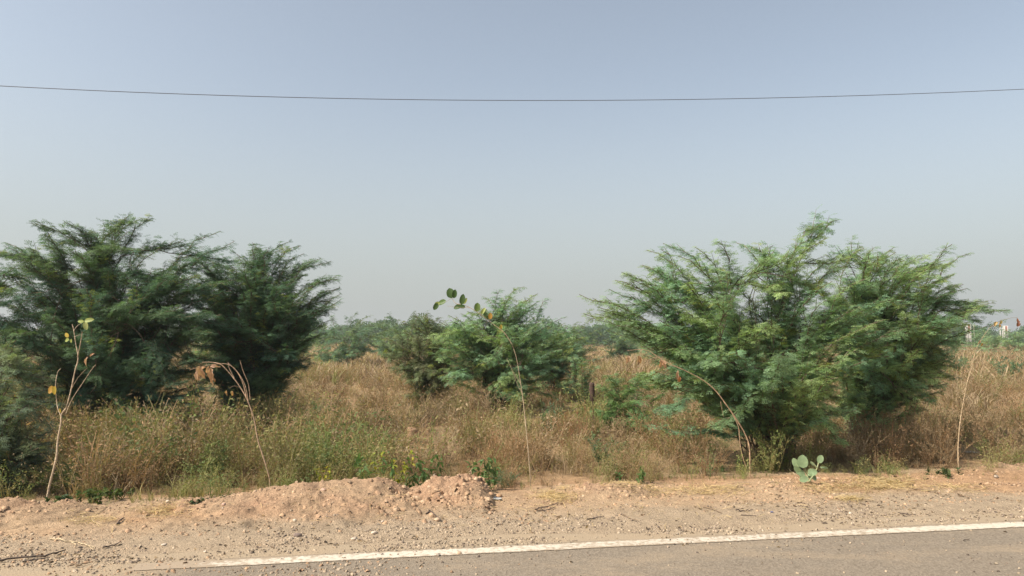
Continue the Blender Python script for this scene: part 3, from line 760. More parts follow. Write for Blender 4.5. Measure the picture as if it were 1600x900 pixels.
BARE = [(0.55, 8.2, .7, .5), (0.45, 10.5, .45, 1.0), (4.9, 8.9, 1.1, .35), (6.6, 9.4, .8, .6), (1.6, 11.8, .9, .5), (-3.1, 9.6, .8, .25), (5.9, 11.2, .9, .7)]
def bare(x, y):
    b = np.zeros_like(x)
    b = np.maximum(b, .7 * sstep(.58, .67, fbm(x * .75 + 5, y * .6, 111, 3)))
    b = b * (1 - .85 * (1 - sstep(560, 700, 800 + F * x / np.maximum(y, 1))) * (1 - sstep(13, 17, y)))
    for cx, cy, rx, ry in BARE:
        b = np.maximum(b, 1 - sstep(0.6, 1.25, np.hypot((x - cx) / rx, (y - cy) / ry) + 0.5 * (fbm(x * 2.5, y * 2.5, 77, 3) - .5)))
    return b
def lush(x, y):                       # how green the growth is: greenest on the left, near the road
    px = 800 + F * x / y
    g = fbm(x * 0.55, y * 0.45, 81, 4) * 1.5 - 0.42
    g = g + 0.27 * (1 - sstep(520, 760, px)) * (1 - sstep(12, 22, y)) + 0.38 * (1 - sstep(2.2, 3.1, sdist(x, y)))
    g = g - 0.25 * sstep(11, 20, y) - 0.25 * sstep(1350, 1450, px)
    return np.clip(g, 0, 1)
def scatter(mb, rng, y0, y1, dens, temps, hmin, hmax, kind, wscale=1.0, smin=1.75):
    n = int(dens * (y1 - y0) * (0.8 * (y0 + y1) + 6))
    y = rng.uniform(y0, y1, n); hw = 0.8 * y + 3
    x = rng.uniform(-1, 1, n) * hw
    keep = rng.random(n) < hw / (0.8 * y1 + 3)
    x, y = x[keep], y[keep]
    s = sdist(x, y)
    b = bare(x, y); g = lush(x, y)
    nn = fbm(x * 1.2, y * 1.0, 91, 3)
    if kind == 'tuft':
        p = (0.35 + 0.9 * nn) * (1 - 0.5 * b)
    elif kind == 'weed':
        p = (0.10 + 1.25 * g) * (1 - 0.85 * b)
    else:
        p = (.15 + .85 * sstep(0.42, 0.58, fbm(x * 0.6, y * 0.5, 95, 3))) * (1 - 0.97 * b) * (1 - 0.45 * g)
    p = p * sstep(smin - .1, smin + .35, s + 0.5 * (fbm(x * 1.5, y * 1.5, 97, 3) - .5))
    k = rng.random(len(x)) < p
    x, y, b, g, s = x[k], y[k], b[k], g[k], s[k]; n = len(x)
    cm = sstep(.40, .64, fbm(x * 1.7, y * 1.3, 103, 3))
    hm = 0.22 + 0.4 * fbm(x * 0.7, y * 0.7, 99, 3) + 1.25 * cm
    lf = (1 - sstep(520, 680, 800 + F * x / y)) * (1 - sstep(13, 18, y))
    h = (.84 + .22 * lf) * rng.uniform(hmin, hmax, n) * hm * (1 - 0.65 * b) * (0.4 + 0.6 * sstep(1.9, 3.2, s))
    z = height(x, y)
    an = rng.uniform(0, 6.28, n); ws = rng.uniform(.75, 1.3, n) * wscale
    M = np.zeros((n, 3, 3)); M[:, 0, 0] = np.cos(an) * h * ws; M[:, 0, 1] = -np.sin(an) * h * ws; M[:, 1, 0] = np.sin(an) * h * ws; M[:, 1, 1] = np.cos(an) * h * ws; M[:, 2, 2] = h
    M[:, 0, 2] = rng.normal(0, .12, n) * h; M[:, 1, 2] = rng.normal(0, .12, n) * h
    r = np.clip(rng.random(n) * .55 + .45 * fbm(x * 1.3, y * 1.1, 105, 2) * 1.3 - .06, 0, 1); tint = DRY[rng.integers(len(DRY), size=n)]
    if kind == 'weed':
        tint = np.where((r < 0.3 + 0.7 * g)[:, None], np.where((rng.random(n) < 0.12 + 0.42 * g)[:, None], GREEN[rng.integers(3, size=n)], OLIVE[rng.integers(3, size=n)]), tint * .85)
    elif kind == 'tuft':
        tint = np.where((r < 0.22 + 0.6 * g)[:, None], OLIVE[rng.integers(3, size=n)], tint)
    else:
        tint = np.where((r < 0.55)[:, None], RUST[rng.integers(3, size=n)], tint)
        tint = np.where((r > 0.62)[:, None], OLIVE[rng.integers(3, size=n)] * .9, tint)
        tint = np.where((r < 0.2)[:, None], np.array([.27, .155, .085]), tint)
    tint = tint * rng.uniform(.8, 1.2, (n, 1))
    pick = rng.integers(len(temps), size=n)
    for t, (tv, tf) in enumerate(temps):
        q = pick == t
        mb.inst(tv, tf, np.stack([x, y, z], -1)[q], M[q], tint[q])
rng = np.random.default_rng(5)
mb = MB()
scatter(mb, rng, 5.8, 12, 95, TUFTS, .06, .22, 'tuft', 1.4)
scatter(mb, rng, 12, 24, 42, TUFTS, .15, .40, 'tuft', 1.5)
scatter(mb, rng, 24, 60, 13, TUFT_FAR, .3, .6, 'tuft', 2.2)
scatter(mb, rng, 60, 170, 2.2, TUFT_FAR, .3, .6, 'tuft', 5.0)
tag(obj('dry_grass', mb.mesh('dry_grass'), M_GRASS), kind='stuff')
mb = MB()
scatter(mb, rng, 5.8, 12, 34, WEEDS, .14, .56, 'weed', 1.1, 1.65)
scatter(mb, rng, 12, 26, 8, WEEDS, .3, .65, 'weed', 1.3)
scatter(mb, rng, 7, 14, 56, WIRY, .2, .55, 'wiry', 1.1, 2.1)
scatter(mb, rng, 14, 34, 12, WIRY, .3, .7, 'wiry', 1.4)
tag(obj('weed_undergrowth', mb.mesh('weed_undergrowth'), M_GRASS), kind='stuff')
print('FIELD', round(time.time() - T0, 1))

# ------------------------------------------------------------------ single weeds, dry bushes and small plants
def wiry_proto(seed, tints, leaf, leafw, nst, nl, spread):
    """wiry herb 1 m tall: thin branching stems, tiny leaves or seed heads"""
    rng = np.random.default_rng(seed); st, lv = MB(), MB()
    pos, Ms, ti = [], [], []
    for _ in range(nst):
        a = rng.uniform(0, 6.28); h = rng.uniform(.55, 1.0); l = rng.uniform(.1, spread)
        d0 = np.array([math.cos(a) * l, math.sin(a) * l, 1.0])
        P = shoot(np.append(rng.normal(0, .05, 2), -.04), d0, h, -.1, rng, 6, .22)
        tn = tints[rng.integers(len(tints))]
        st.tube(P, np.linspace(.0045, .002, 6), 3, tn * .8 + np.array([.05, .03, .01]))
        for _ in range(7):
            i = rng.integers(1, 5); rd = rng.standard_normal(3); rd[2] = abs(rd[2]) * .6 + .2
            Q = shoot(P[i], unit(P[i + 1] - P[i]) * .7 + unit(rd) * .8, h * rng.uniform(.15, .42), .3, rng, 4, .25)
            st.tube(Q, np.linspace(.003, .0014, 4), 3, tn * .85 + np.array([.03, .02, .0]))
            n = nl
            t = rng.uniform(0.1, 1, n) * 2.99; ii = t.astype(int); f = (t - ii)[:, None]
            pos.append(Q[ii] * (1 - f) + Q[ii + 1] * f)
            ax = rng.standard_normal((n, 3)) + np.array([0, 0, .3])
            Ms.append(frames(ax, rng.standard_normal((n, 3))) * (rng.uniform(.6, 1.3, n))[:, None, None])
            ti.append(tn * rng.uniform(.75, 1.25, (n, 1)))
    tv = np.array([(0, 0, 0), (leaf * .5, leafw, 0), (leaf, 0, 0), (leaf * .5, -leafw, 0)], np.float32); tf = np.array([[0, 1, 2, 3]])
    lv.inst(tv, tf, np.concatenate(pos), np.concatenate(Ms), np.concatenate(ti))
    return st.mesh('stems'), lv.mesh('leaves')
KINDS_W = {
    'dry': [wiry_proto(401 + k, np.concatenate([RUST, DRY[:2]]) * .9, .028, .006, 16, 11, .75) for k in range(3)],
    'tan': [wiry_proto(411 + k, DRY, .03, .006, 16, 10, .7) for k in range(2)],
    'olive': [wiry_proto(421 + k, np.concatenate([OLIVE, GREEN[:1]]), .04, .010, 16, 12, .85) for k in range(3)],
    'green': [wiry_proto(431 + k, GREEN, .045, .013, 15, 13, .8) for k in range(2)],
    'dark': [wiry_proto(441 + k, BASE_TINTS * 1.05, .04, .011, 16, 14, .75) for k in range(2)],
}
def clump(kind, px, topy, Y, wide, label, name=None, cat=None, seed=0):
    x = (px - 800) / F * Y; z = hz(x, Y); H = at(px, topy, Y)[2] - z
    nm = {'dry': 'dry_shrub', 'tan': 'dry_shrub'}.get(kind, 'weed_clump')
    e = empty(nm, (x, Y, z), label, 'shrub' if nm == 'dry_shrub' else 'weed', 'dry shrubs on the field' if nm == 'dry_shrub' else 'weed clumps on the field')
    v = KINDS_W[kind][seed % len(KINDS_W[kind])]
    e.scale = (wide, wide, max(.15, H)); e.rotation_euler = (0, 0, seed * 1.37)
    obj('stems', v[0], M_BARK, e); obj('leaves', v[1], M_GRASS, e)
CL = [
    # left, in front of the dark bushes
    ('olive', 145, 640, 9.6, .9, 'olive weed clump beside the forked sapling, under the dark bush'),
    ('olive', 245, 622, 10.0, .9, 'tall brownish-green weed clump in front of the tall dark bush'),
    ('olive', 300, 632, 9.6, .9, 'olive weed clump just left of the sapling with hanging dead leaves'),
    ('green', 270, 672, 8.6, .8, 'bright green weed clump low between the forked and the drooping sapling'),
    ('olive', 210, 690, 8.2, .8, 'olive weed clump right of the forked sapling, near the soil'),
    ('dry', 190, 705, 7.9, .7, 'brown dry weed clump at the soil edge right of the forked sapling'),
    ('green', 110, 715, 7.6, .7, 'dark green weed clump round the foot of the forked sapling'),
    ('green', 340, 680, 8.2, .8, 'green weed clump left of the drooping sapling stem'),
    ('olive', 365, 645, 9.2, .8, 'weed clump behind the drooping sapling stem'),
    ('olive', 445, 605, 11.0, .9, 'grey-green rounded weed clump right of the drooping sapling top'),
    ('dark', 490, 618, 11.4, .6, 'small dark clump in a shaded gap of the brown grass'),
    ('olive', 470, 670, 8.8, .8, 'olive weed clump right of the drooping sapling foot'),
    ('green', 520, 690, 8.2, .75, 'green weed clump behind the highest part of the long soil heap'),
    ('green', 560, 655, 9.6, .9, 'fresh green weed clump left of the pale clay lump'),
    ('olive', 610, 660, 9.2, .9, 'olive weed clump just in front of the pale clay lump'),
    ('dry', 650, 690, 8.4, .75, 'dark rusty dry shrub behind the short stony heap'),
    ('tan', 700, 655, 9.4, .8, 'straw-coloured dry shrub left of the bare soil path'),
    ('dry', 735, 625, 11.0, .9, 'brown dry shrub behind the bare soil path'),
    ('olive', 770, 690, 8.0, .5, 'low olive weed clump left of the straight sapling foot'),
    ('dark', 790, 730, 7.5, .45, 'dark leafy weed clump on the right end of the short stony heap'),
    ('dry', 865, 640, 11.2, .8, 'brown dry shrub right of the straight sapling stem'),
    ('dark', 860, 620, 12.0, .5, 'dark green weed between the straight sapling and the small young tree'),
    ('dark', 935, 670, 9.4, .55, 'small dark green bushlet alone on pale dry grass'),
    ('tan', 985, 655, 9.6, .8, 'tan dry shrub right of the small dark bushlet'),
    ('dry', 1060, 640, 9.0, .95, 'large brown wiry dry shrub under the bent sapling'),
    ('dry', 1100, 665, 8.5, .8, 'rusty brown dry shrub left of the bent sapling feet'),
    ('tan', 1015, 695, 8.3, .7, 'thin straw-coloured dry shrub behind the flat soil ridge'),
    ('olive', 955, 705, 8.1, .6, 'low olive weed clump near the flat soil ridge'),
    ('olive', 1200, 660, 8.6, .5, 'yellowish leafy weed left of the round-leaved plant'),
    ('dry', 1350, 620, 10.2, 1.0, 'dark brown dry shrub right below the big green bush'),
    ('dry', 1392, 612, 10.6, .9, 'brown dry shrub midway between the big bush and the straight bare sapling'),
    ('dry', 1440, 622, 9.6, .75, 'upright dark dry shrub just left of the straight bare sapling'),
    ('tan', 1410, 600, 12.0, .9, 'pale straw dry shrub behind the upright dark one'),
    ('dry', 1545, 615, 9.8, 1.0, 'big open brown dry shrub right of the straight bare sapling'),
    ('tan', 1590, 640, 9.4, .8, 'straw dry shrub at the right photo edge'),
    ('olive', 1575, 690, 8.8, .6, 'low olive weed clump at the right photo edge'),
    ('olive', 1530, 665, 10.4, .7, 'olive brown weed clump behind the straight bare sapling foot'),
    ('dry', 455, 590, 15.0, 1.1, 'brown dry shrub under the leaning bush tips'),
    ('dry', 520, 575, 17.0, 1.1, 'rust-brown dry shrub in the open grass of the left field'),
    ('dry', 590, 585, 17.0, 1.2, 'brown dry shrub left of the olive bush'),
    ('tan', 665, 605, 13.5, .9, 'straw dry shrub in front of the olive bush'),
    ('tan', 770, 590, 13.6, .8, 'straw dry shrub in front of the mid-distance bush'),
    ('olive', 928, 618, 11.6, .6, 'olive brown weed clump hiding the foot of the dark post'),
    ('tan', 950, 640, 11.0, .7, 'straw-coloured dry shrub below the low sprawling green seedling'),
    ('tan', 820, 665, 9.6, .6, 'thin straw dry shrub on the bare soil path'),
    ('olive', 400, 612, 11.4, 1.0, 'grey-olive weed clump under the dark leaning bush, right of the dead leaves'),
    ('dry', 345, 618, 11.2, 1.0, 'brownish weed clump behind the hanging dead leaves'),
    ('olive', 205, 628, 10.6, 1.0, 'brown-green weed clump under the tall dark bush'),
    ('dry', 1465, 640, 9.2, .8, 'brown twiggy dry shrub touching the straight bare sapling'),
    ('tan', 1330, 650, 9.2, .8, 'pale dry shrub under the right skirt of the biggest green bush'),
    ('dark', 1490, 545, 30, 1.4, 'low green weed in the pale field right of the wide bush'),
    ('dark', 1575, 548, 26, 1.3, 'low grey-green weed in the pale field near the right photo edge'),
]
for k, (kd, px, ty, Y, wd, lab) in enumerate(CL):
    clump(kd, px, ty, Y, wd * (1.0 if Y < 12 else 1.1), lab, seed=k)
# rust red patch of weeds by the dark post
for k, (px, ty, Y, lab) in enumerate([(895, 622, 11.5, 'reddish dry weed clump below the small young tree'), (912, 630, 11.2, 'reddest dry weed clump, left of the dark post foot'), (880, 640, 11.0, 'faded red dry weed clump right of the straight sapling')]):
    if k == 0:
        KINDS_W['red'] = [wiry_proto(451, np.array([(0.34, 0.17, 0.10), (0.32, 0.19, 0.11)]), .03, .006, 12, 7, .7)]
    x = (px - 800) / F * Y; z = hz(x, Y); H = at(px, ty, Y)[2] - z
    e = empty('weed_clump', (x, Y, z), lab, 'weed', 'weed clumps on the field')
    e.scale = (.55, .55, H); e.rotation_euler = (0, 0, k * 2.1)
    obj('stems', KINDS_W['red'][0][0], M_BARK, e); obj('leaves', KINDS_W['red'][0][1], M_GRASS, e)

def blade_leaf(L, W, tip=0.5, fold=0.2, curl=0.2, nl=6, oval=False):
    """broad leaf as a 6x3 strip, x along; returns verts, quads"""
    V = []
    for i in range(nl + 1):
        t = i / nl; wv = W * (math.sin(math.pi * min(1, max(0.02, t)) ** tip) ** 0.75)
        if oval: wv = W * max(0, 1 - (2 * t ** .85 - 1) ** 2) ** .5
        if i in (0, nl): wv = W * 0.1
        for j in (-1, -.5, 0, .5, 1):
            V.append((L * t, wv * j, fold * wv * j * j - curl * L * t * t))
    V = np.array(V, np.float32); Fc = []
    for i in range(nl):
        for j in range(4):
            a = i * 5 + j; Fc.append((a, a + 1, a + 6, a + 5))
    return V, np.array(Fc)
def small_plant(px, py, h, tints, label, n=16, L=.10, W=.022, seed=0, up=.8, name='green_plant', sv=None):
    rng = np.random.default_rng(seed); p = hit(px, py)
    if sv is not None:
        yy = (L0 + sv / LC) / (1 - LS * (px - 800) / F); xx = (px - 800) / F * yy; p = np.array([xx, yy, surf(xx, yy)])
    sts, lv = [], MB(); tv, tf = blade_leaf(1, W / L, .8, .3, .5, 4)
    for _ in range(max(3, n // 5)):
        P = shoot(np.append(rng.normal(0, .03, 2), -.02), np.array([rng.normal(0, .3), rng.normal(0, .3), 1]), h, .2, rng, 5, .15)
        P[:, :2] += P[:1, :2] * 1.5
        st = MB(); st.tube(P, np.linspace(.003, .0015, 5), 4, (.16, .18, .06)); sts.append(st)
        m = 16 if n < 30 else 20; 
        t = rng.uniform(.3, 3.99, m); i = t.astype(int); f = (t - i)[:, None]
        pos = P[i] * (1 - f) + P[i + 1] * f
        ax = rng.standard_normal((m, 3)) + np.array([0, 0, up]); nup = np.array([0, 0, 1.0]) + .4 * rng.standard_normal((m, 3))
        lv.inst(tv, tf, pos, frames(ax, nup) * (.6 * L * rng.uniform(.5, 1.2, m))[:, None, None], np.asarray(tints)[rng.integers(len(tints), size=m)] * rng.uniform(.85, 1.15, (m, 1)))
    e = empty(name, p, label, 'plant', 'small green plants by the soil heaps')
    for st in sts: obj('stem', st.mesh('stem'), M_LEAF, e); obj('leaves', lv.mesh('leaves', True), M_LEAF, e)
G1 = [(0.17, 0.28, 0.10), (0.20, 0.30, 0.11)]; GY = [(0.40, 0.42, 0.06), (0.32, 0.38, 0.08), (0.46, 0.41, 0.06)]
small_plant(506, 742, .17, GY, 'tiny yellow-green plant on the crest of the long soil heap', 14, .06, .016, 1, sv=1.72)
small_plant(446, 752, .10, [(0.17, 0.21, 0.06)], 'small light green tuft beside the drooping sapling foot', 16, .06, .016, 2, sv=1.9)
small_plant(592, 745, .34, G1, 'drooping green plant behind the crest of the long soil heap', 26, .11, .024, 3, .2, sv=1.95)
small_plant(624, 748, .44, GY, 'yellowish leafy plant between the two soil heaps', 34, .08, .02, 4, sv=1.95)
small_plant(655, 750, .36, G1, 'green long-leaved plant left of the short stony heap', 30, .13, .024, 5, .1, sv=1.95)
small_plant(757, 745, .34, G1, 'green plant behind the right shoulder of the short stony heap', 30, .10, .026, 6, .4, sv=1.95)
small_plant(1003, 752, .16, G1, 'fresh green plant behind the flat soil ridge', 26, .08, .022, 7)
small_plant(1145, 735, .12, G1, 'small green plant left of the bent sapling feet', 20, .07, .02, 8)
small_plant(328, 783, .03, [(0.10, 0.15, 0.06)], 'flat green creeping weed on the left slope of the long soil heap', 40, .05, .014, 9, 0)
small_plant(362, 778, .03, [(0.11, 0.15, 0.07)], 'flat grey-green creeping weed higher on the long soil heap', 40, .05, .014, 10, 0)
small_plant(1390, 735, .08, [(0.13, 0.17, 0.07)], 'low green ground weed right of the round-leaved plant', 40, .07, .016, 11)
small_plant(1480, 742, .08, [(0.14, 0.18, 0.07)], 'low green ground weed round the straight bare sapling foot', 50, .08, .016, 12)
small_plant(150, 785, .16, [(0.13, 0.19, 0.06), (0.17, 0.21, 0.06)], 'light green leafy plant right of the forked sapling foot', 46, .08, .024, 13)
small_plant(190, 778, .14, [(0.13, 0.19, 0.06), (0.17, 0.21, 0.06)], 'leafy green plant where the weeds meet the left soil', 40, .07, .022, 14)
small_plant(98, 790, .10, [(0.12, 0.18, 0.08)], 'low grey-green plant touching the forked sapling foot', 36, .07, .026, 15)
small_plant(1210, 735, .42, [(0.20, 0.22, 0.06), (0.15, 0.19, 0.06)], 'tall yellow-green leafy weed left of the round-leaved plant', 44, .07, .024, 16)

# ------------------------------------------------------------------ saplings
PALE = np.array((0.47, 0.36, 0.245)); 
def sapling(label, Y, stem, branches, leaves, r=0.013, col=PALE, seed=0, top_r=.004):
    """stem/branches: pixel paths; leaves: (px, py, length px, width px, angle deg, tint, hang)"""
    rng = np.random.default_rng(seed)
    b = at(stem[0][0], stem[0][1], Y); b[2] = surf(b[0], b[1]) - .03
    e = empty('sapling', b, label, 'sapling', 'planted saplings along the verge')
    def path(pts, dep):
        P = np.array([at(p[0], p[1], Y + dep * k / len(pts)) for k, p in enumerate(pts)]) - b
        # smooth
        t = np.linspace(0, len(P) - 1, (len(P) - 1) * 4 + 1); i = np.clip(t.astype(int), 0, len(P) - 2); f = (t - i)[:, None]
        i0 = np.clip(i - 1, 0, None); i3 = np.clip(i + 2, None, len(P) - 1)
        p0, p1, p2, p3 = P[i0], P[i], P[i + 1], P[i3]
        return .5 * (2 * p1 + (p2 - p0) * f + (2 * p0 - 5 * p1 + 4 * p2 - p3) * f ** 2 + (3 * p1 - p0 - 3 * p2 + p3) * f ** 3)
    mb = MB(); P = path(stem, .15); P[0, 2] = -.02
    mb.tube(P, np.linspace(r * .66, top_r * .7, len(P)) * (1 + .12 * rng.standard_normal(len(P))), 7, col)
    obj('stem', mb.mesh('stem', True), M_BARK, e)
    for k, (pts, rr) in enumerate(branches):
        mb = MB(); Q = path(pts, rng.uniform(-.12, .2)); mb.tube(Q, np.linspace(rr * .75, rr * .4, len(Q)), 6, col * 1.1 * rng.uniform(.8, 1.05))
        obj('branch', mb.mesh('branch', True), M_BARK, e)
    for k, (px, py, lp, wp, ang, tint, dead) in enumerate(leaves):
        L = lp / F * Y; W = wp / F * Y / 2 * (.75 if dead else 1)
        tv, tf = blade_leaf(L, W, .85, .25 if not dead else .9, .12 if not dead else .45, 6, not dead)
        if dead: tv = tv + np.array([0, 1, 1]) * 0.22 * W * rng.standard_normal(tv.shape)
        a = R(ang); ax = np.array([math.cos(a), rng.uniform(-.25, .25), math.sin(a)])
        M = frames(ax[None], np.array([[rng.uniform(-.3, .3), -1.0, rng.uniform(.1, .6)]]))
        mb = MB(); mb.inst(tv, tf, (at(px, py, Y + rng.uniform(-.05, .08)) - b)[None], M, np.array(tint)[None])
        obj('dead_leaf' if dead else 'leaf', mb.mesh('leaf', True), M_LEAF, e)
DEAD = (0.58, 0.37, 0.25); DEAD2 = (0.47, 0.28, 0.18); YEL = (0.42, 0.30, 0.05); YG = (0.30, 0.34, 0.09); DG = (0.06, 0.105, 0.028)
sapling('forked pale sapling with a few yellow-green leaves, before the dark bushes', 6.5,
        [(70, 796), (77, 760), (88, 715), (90, 690), (95, 662), (96, 648), (104, 635), (112, 605), (117, 580), (122, 560), (118, 535), (115, 515), (113, 507)],
        [([(95, 650), (89, 632), (87, 600), (90, 582), (95, 576)], .005), ([(103, 646), (112, 625), (128, 600), (145, 575), (150, 570)], .004), ([(121, 558), (125, 540), (128, 522), (128, 518)], .006),
         ([(116, 527), (121, 524), (128, 523)], .004), ([(115, 517), (121, 509), (130, 503)], .004), ([(112, 607), (122, 590), (136, 575)], .003)],
        [(132, 502, 14, 8, 15, YG, 0), (133, 503, 13, 8, -75, (0.36, 0.38, 0.15), 0), (131, 503, 9, 6, 170, YG, 0), (107, 527, 9, 6, 130, YEL, 0), (108, 530, 8, 6, 200, YG, 0), (112, 530, 6, 5, 250, YG, 0),
         (85, 605, 15, 11, 215, (0.42, 0.24, 0.05), 0), (86, 603, 14, 9, 260, YEL, 0), (94, 645, 7, 5, 100, YEL, 0), (137, 558, 16, 6, 240, DEAD, 1), (148, 552, 12, 4, 200, DEAD2, 1)], r=.014, seed=1)
sapling('drooping many-twigged sapling hung with shrivelled pinkish-brown leaves', 7.5,
        [(423, 754), (414, 722), (403, 688), (398, 660), (391, 636), (383, 618), (372, 600), (356, 580), (344, 569), (330, 566), (316, 566)],
        [([(385, 622), (380, 600), (370, 580), (358, 570), (346, 568)], .006), ([(388, 630), (384, 605), (374, 585), (362, 572), (356, 567)], .005), ([(391, 625), (388, 600), (380, 580), (375, 563)], .005),
         ([(376, 606), (366, 603), (358, 607)], .003), ([(345, 568), (322, 571), (300, 577), (296, 579)], .004), ([(366, 590), (358, 575), (357, 566)], .004)],
        [(312, 572, 22, 9, 262, DEAD, 1), (314, 574, 20, 10, 275, DEAD2, 1), (309, 580, 14, 8, 255, DEAD, 1), (326, 572, 20, 9, 262, DEAD, 1), (329, 574, 24, 10, 278, DEAD, 1), (331, 580, 20, 9, 268, DEAD2, 1), (322, 574, 16, 7, 190, DEAD, 1),
         (354, 610, 8, 5, 268, (0.55, 0.33, 0.16), 1), (363, 611, 8, 6, 272, (0.55, 0.33, 0.16), 1), (328, 573, 14, 8, 10, DEAD, 1)], r=.012, seed=2, col=np.array((0.38, 0.26, 0.17)))
sapling('straight thin pale sapling whose top bends left with dark green round leaves', 7.6,
        [(829, 752), (826, 712), (822, 670), (818, 630), (813, 595), (807, 560), (800, 538)],
        [([(800, 538), (788, 520), (770, 506), (752, 492), (735, 481), (722, 476), (712, 474), (706, 465), (704, 460)], .0055), ([(814, 600), (804, 585), (795, 567), (792, 560)], .003), ([(816, 615), (808, 600), (800, 578)], .003), ([(735, 481), (715, 480), (698, 478)], .003), ([(705, 466), (697, 472), (690, 476)], .002)],
        [(706, 466, 17, 13, 105, DG, 0), (709, 466, 14, 8, 80, (0.06, 0.11, 0.03), 0), (697, 470, 15, 9, 200, (0.10, 0.16, 0.04), 0), (684, 474, 12, 8, 240, DG, 0), (687, 473, 9, 6, 200, YG, 0),
         (721, 476, 17, 9, 80, DG, 0), (722, 477, 14, 9, 200, (0.06, 0.11, 0.03), 0), (724, 475, 11, 5, 60, YG, 0), (727, 480, 12, 7, 170, DG, 0), (745, 487, 15, 10, 85, (0.10, 0.15, 0.03), 0), (752, 491, 12, 6, 60, YG, 0), (757, 494, 12, 7, 75, DG, 0),
         (765, 499, 11, 7, 80, (0.40, 0.22, 0.04), 0), (764, 498, 9, 6, 150, DG, 0), (782, 515, 8, 5, 80, YEL, 0)], r=.011, seed=3, top_r=.003, col=np.array((0.38, 0.29, 0.19)))
sapling('leaning double-stemmed sapling bent far left with four hanging dead leaves', 8.1,
        [(1172, 738), (1171, 700), (1165, 680), (1152, 657), (1138, 637), (1122, 615), (1108, 601), (1090, 589), (1068, 578), (1045, 568), (1028, 558), (1015, 549), (1000, 546), (980, 548)],
        [([(1168, 735), (1160, 712), (1156, 690), (1154, 668), (1146, 650), (1138, 637)], .008), ([(1126, 627), (1128, 640), (1131, 652)], .003), ([(1042, 568), (1034, 562), (1028, 558)], .003)],
        [(981, 556, 12, 10, 268, DEAD, 1), (999, 556, 13, 9, 265, DEAD2, 1), (1000, 557, 10, 6, 275, (0.5, 0.28, 0.15), 1), (1034, 562, 13, 9, 260, (0.55, 0.33, 0.2), 1), (1037, 563, 13, 8, 280, DEAD, 1), (1059, 578, 18, 5, 268, DEAD2, 1), (1062, 588, 10, 6, 268, (0.35, 0.15, 0.07), 1)],
        r=.012, seed=4, col=np.array((0.36, 0.24, 0.15)))
sapling('straight bare sapling at the right with a thin bent top and small rust leaves', 8.2,
        [(1498, 738), (1497, 705), (1499, 670), (1504, 635), (1511, 598), (1519, 565), (1527, 541)],
        [([(1527, 541), (1535, 528), (1546, 513), (1560, 503), (1578, 497), (1590, 496)], .0034), ([(1511, 598), (1518, 575), (1524, 548)], .004)],
        [(1557, 503, 8, 6, 230, (0.48, 0.32, 0.12), 1), (1564, 500, 8, 5, 265, (0.45, 0.36, 0.14), 1), (1561, 506, 6, 4, 280, (0.43, 0.26, 0.12), 1), (1589, 497, 8, 4, 275, (0.34, 0.15, 0.09), 1), (1591, 501, 8, 5, 262, (0.30, 0.13, 0.08), 1), (1594, 505, 6, 4, 230, (0.30, 0.13, 0.08), 1),
         (1531, 532, 6, 4, 260, DEAD, 1), (1534, 536, 6, 4, 280, (0.45, 0.25, 0.06), 1), (1503, 655, 5, 3, 10, DEAD, 1)], r=.013, seed=5, top_r=.0025, col=np.array((0.36, 0.265, 0.165)))

# ------------------------------------------------------------------ round-leaved plant
def round_leaf_plant():
    Y = 7.45; b = hit(1264, 751); b[1] = Y; b[2] = surf(b[0], b[1])
    e = empty('round_leaf_plant', b, 'pale grey-green plant with big round leaves at the verge edge', 'plant')
    mb = MB()
    def pth(pts): return np.array([at(p[0], p[1], Y + p[2]) for p in pts]) - b
    for pts in ([(1264, 753, 0), (1272, 741, 0), (1277, 731, 0), (1279, 722, .02)], [(1264, 753, 0), (1261, 741, .02), (1257, 730, .02), (1254, 722, .02)], [(1277, 731, 0), (1272, 726, 0), (1267, 721, 0)]):
        P = pth(pts); t = np.linspace(0, 1, 9); P = np.stack([np.interp(t, np.linspace(0, 1, len(P)), P[:, k]) for k in range(3)], -1)
        mb.tube(P, np.linspace(.009, .005, 9), 7, (.42, .44, .24))
    obj('stem', mb.mesh('stem', True), M_LEAF, e)
    GC = np.array((0.235, 0.31, 0.165))
    for k, (px, py, lp, wp, ang, dy, up, q) in enumerate([
        (1254, 731, 22, 18, 88, -.02, -.8, 1.0), (1247, 731, 18, 11, 115, .02, -.7, .95), (1250, 737, 13, 10, 140, -.06, -.3, .95), (1262, 738, 17, 12, 5, -.1, .35, 1.05), (1276, 739, 15, 9, 190, -.12, .5, 1.0),
        (1262, 746, 15, 12, 200, -.13, .1, 1.0), (1258, 740, 16, 13, 170, .03, .6, .9), (1279, 723, 15, 11, 60, 0, -.4, 1.0), (1280, 724, 11, 7, 95, .03, -.2, .7), (1273, 727, 10, 5, 140, 0, .2, 1.05), (1264, 747, 12, 10, 40, .05, .5, .9), (1258, 747, 12, 9, 150, .08, .5, .85), (1281, 730, 14, 4, -3, .08, .7, .9), (1268, 744, 12, 10, 330, 0, .5, .9)]):
        L = .88 * lp / F * Y; W = .88 * wp / F * Y / 2
        tv, tf = blade_leaf(L, W, .75, .18, .12, 10, True)
        a = R(ang); ax = np.array([math.cos(a), .15 * math.sin(k * 2.0), math.sin(a)])
        n = np.array([[-.35, -1.0, .3 + up]])
        mb = MB(); mb.inst(tv, tf, (at(px, py, Y + dy) - b)[None], frames(ax[None], n), (GC * q)[None])
        obj('leaf', mb.mesh('leaf', True), M_LEAF, e)
round_leaf_plant()

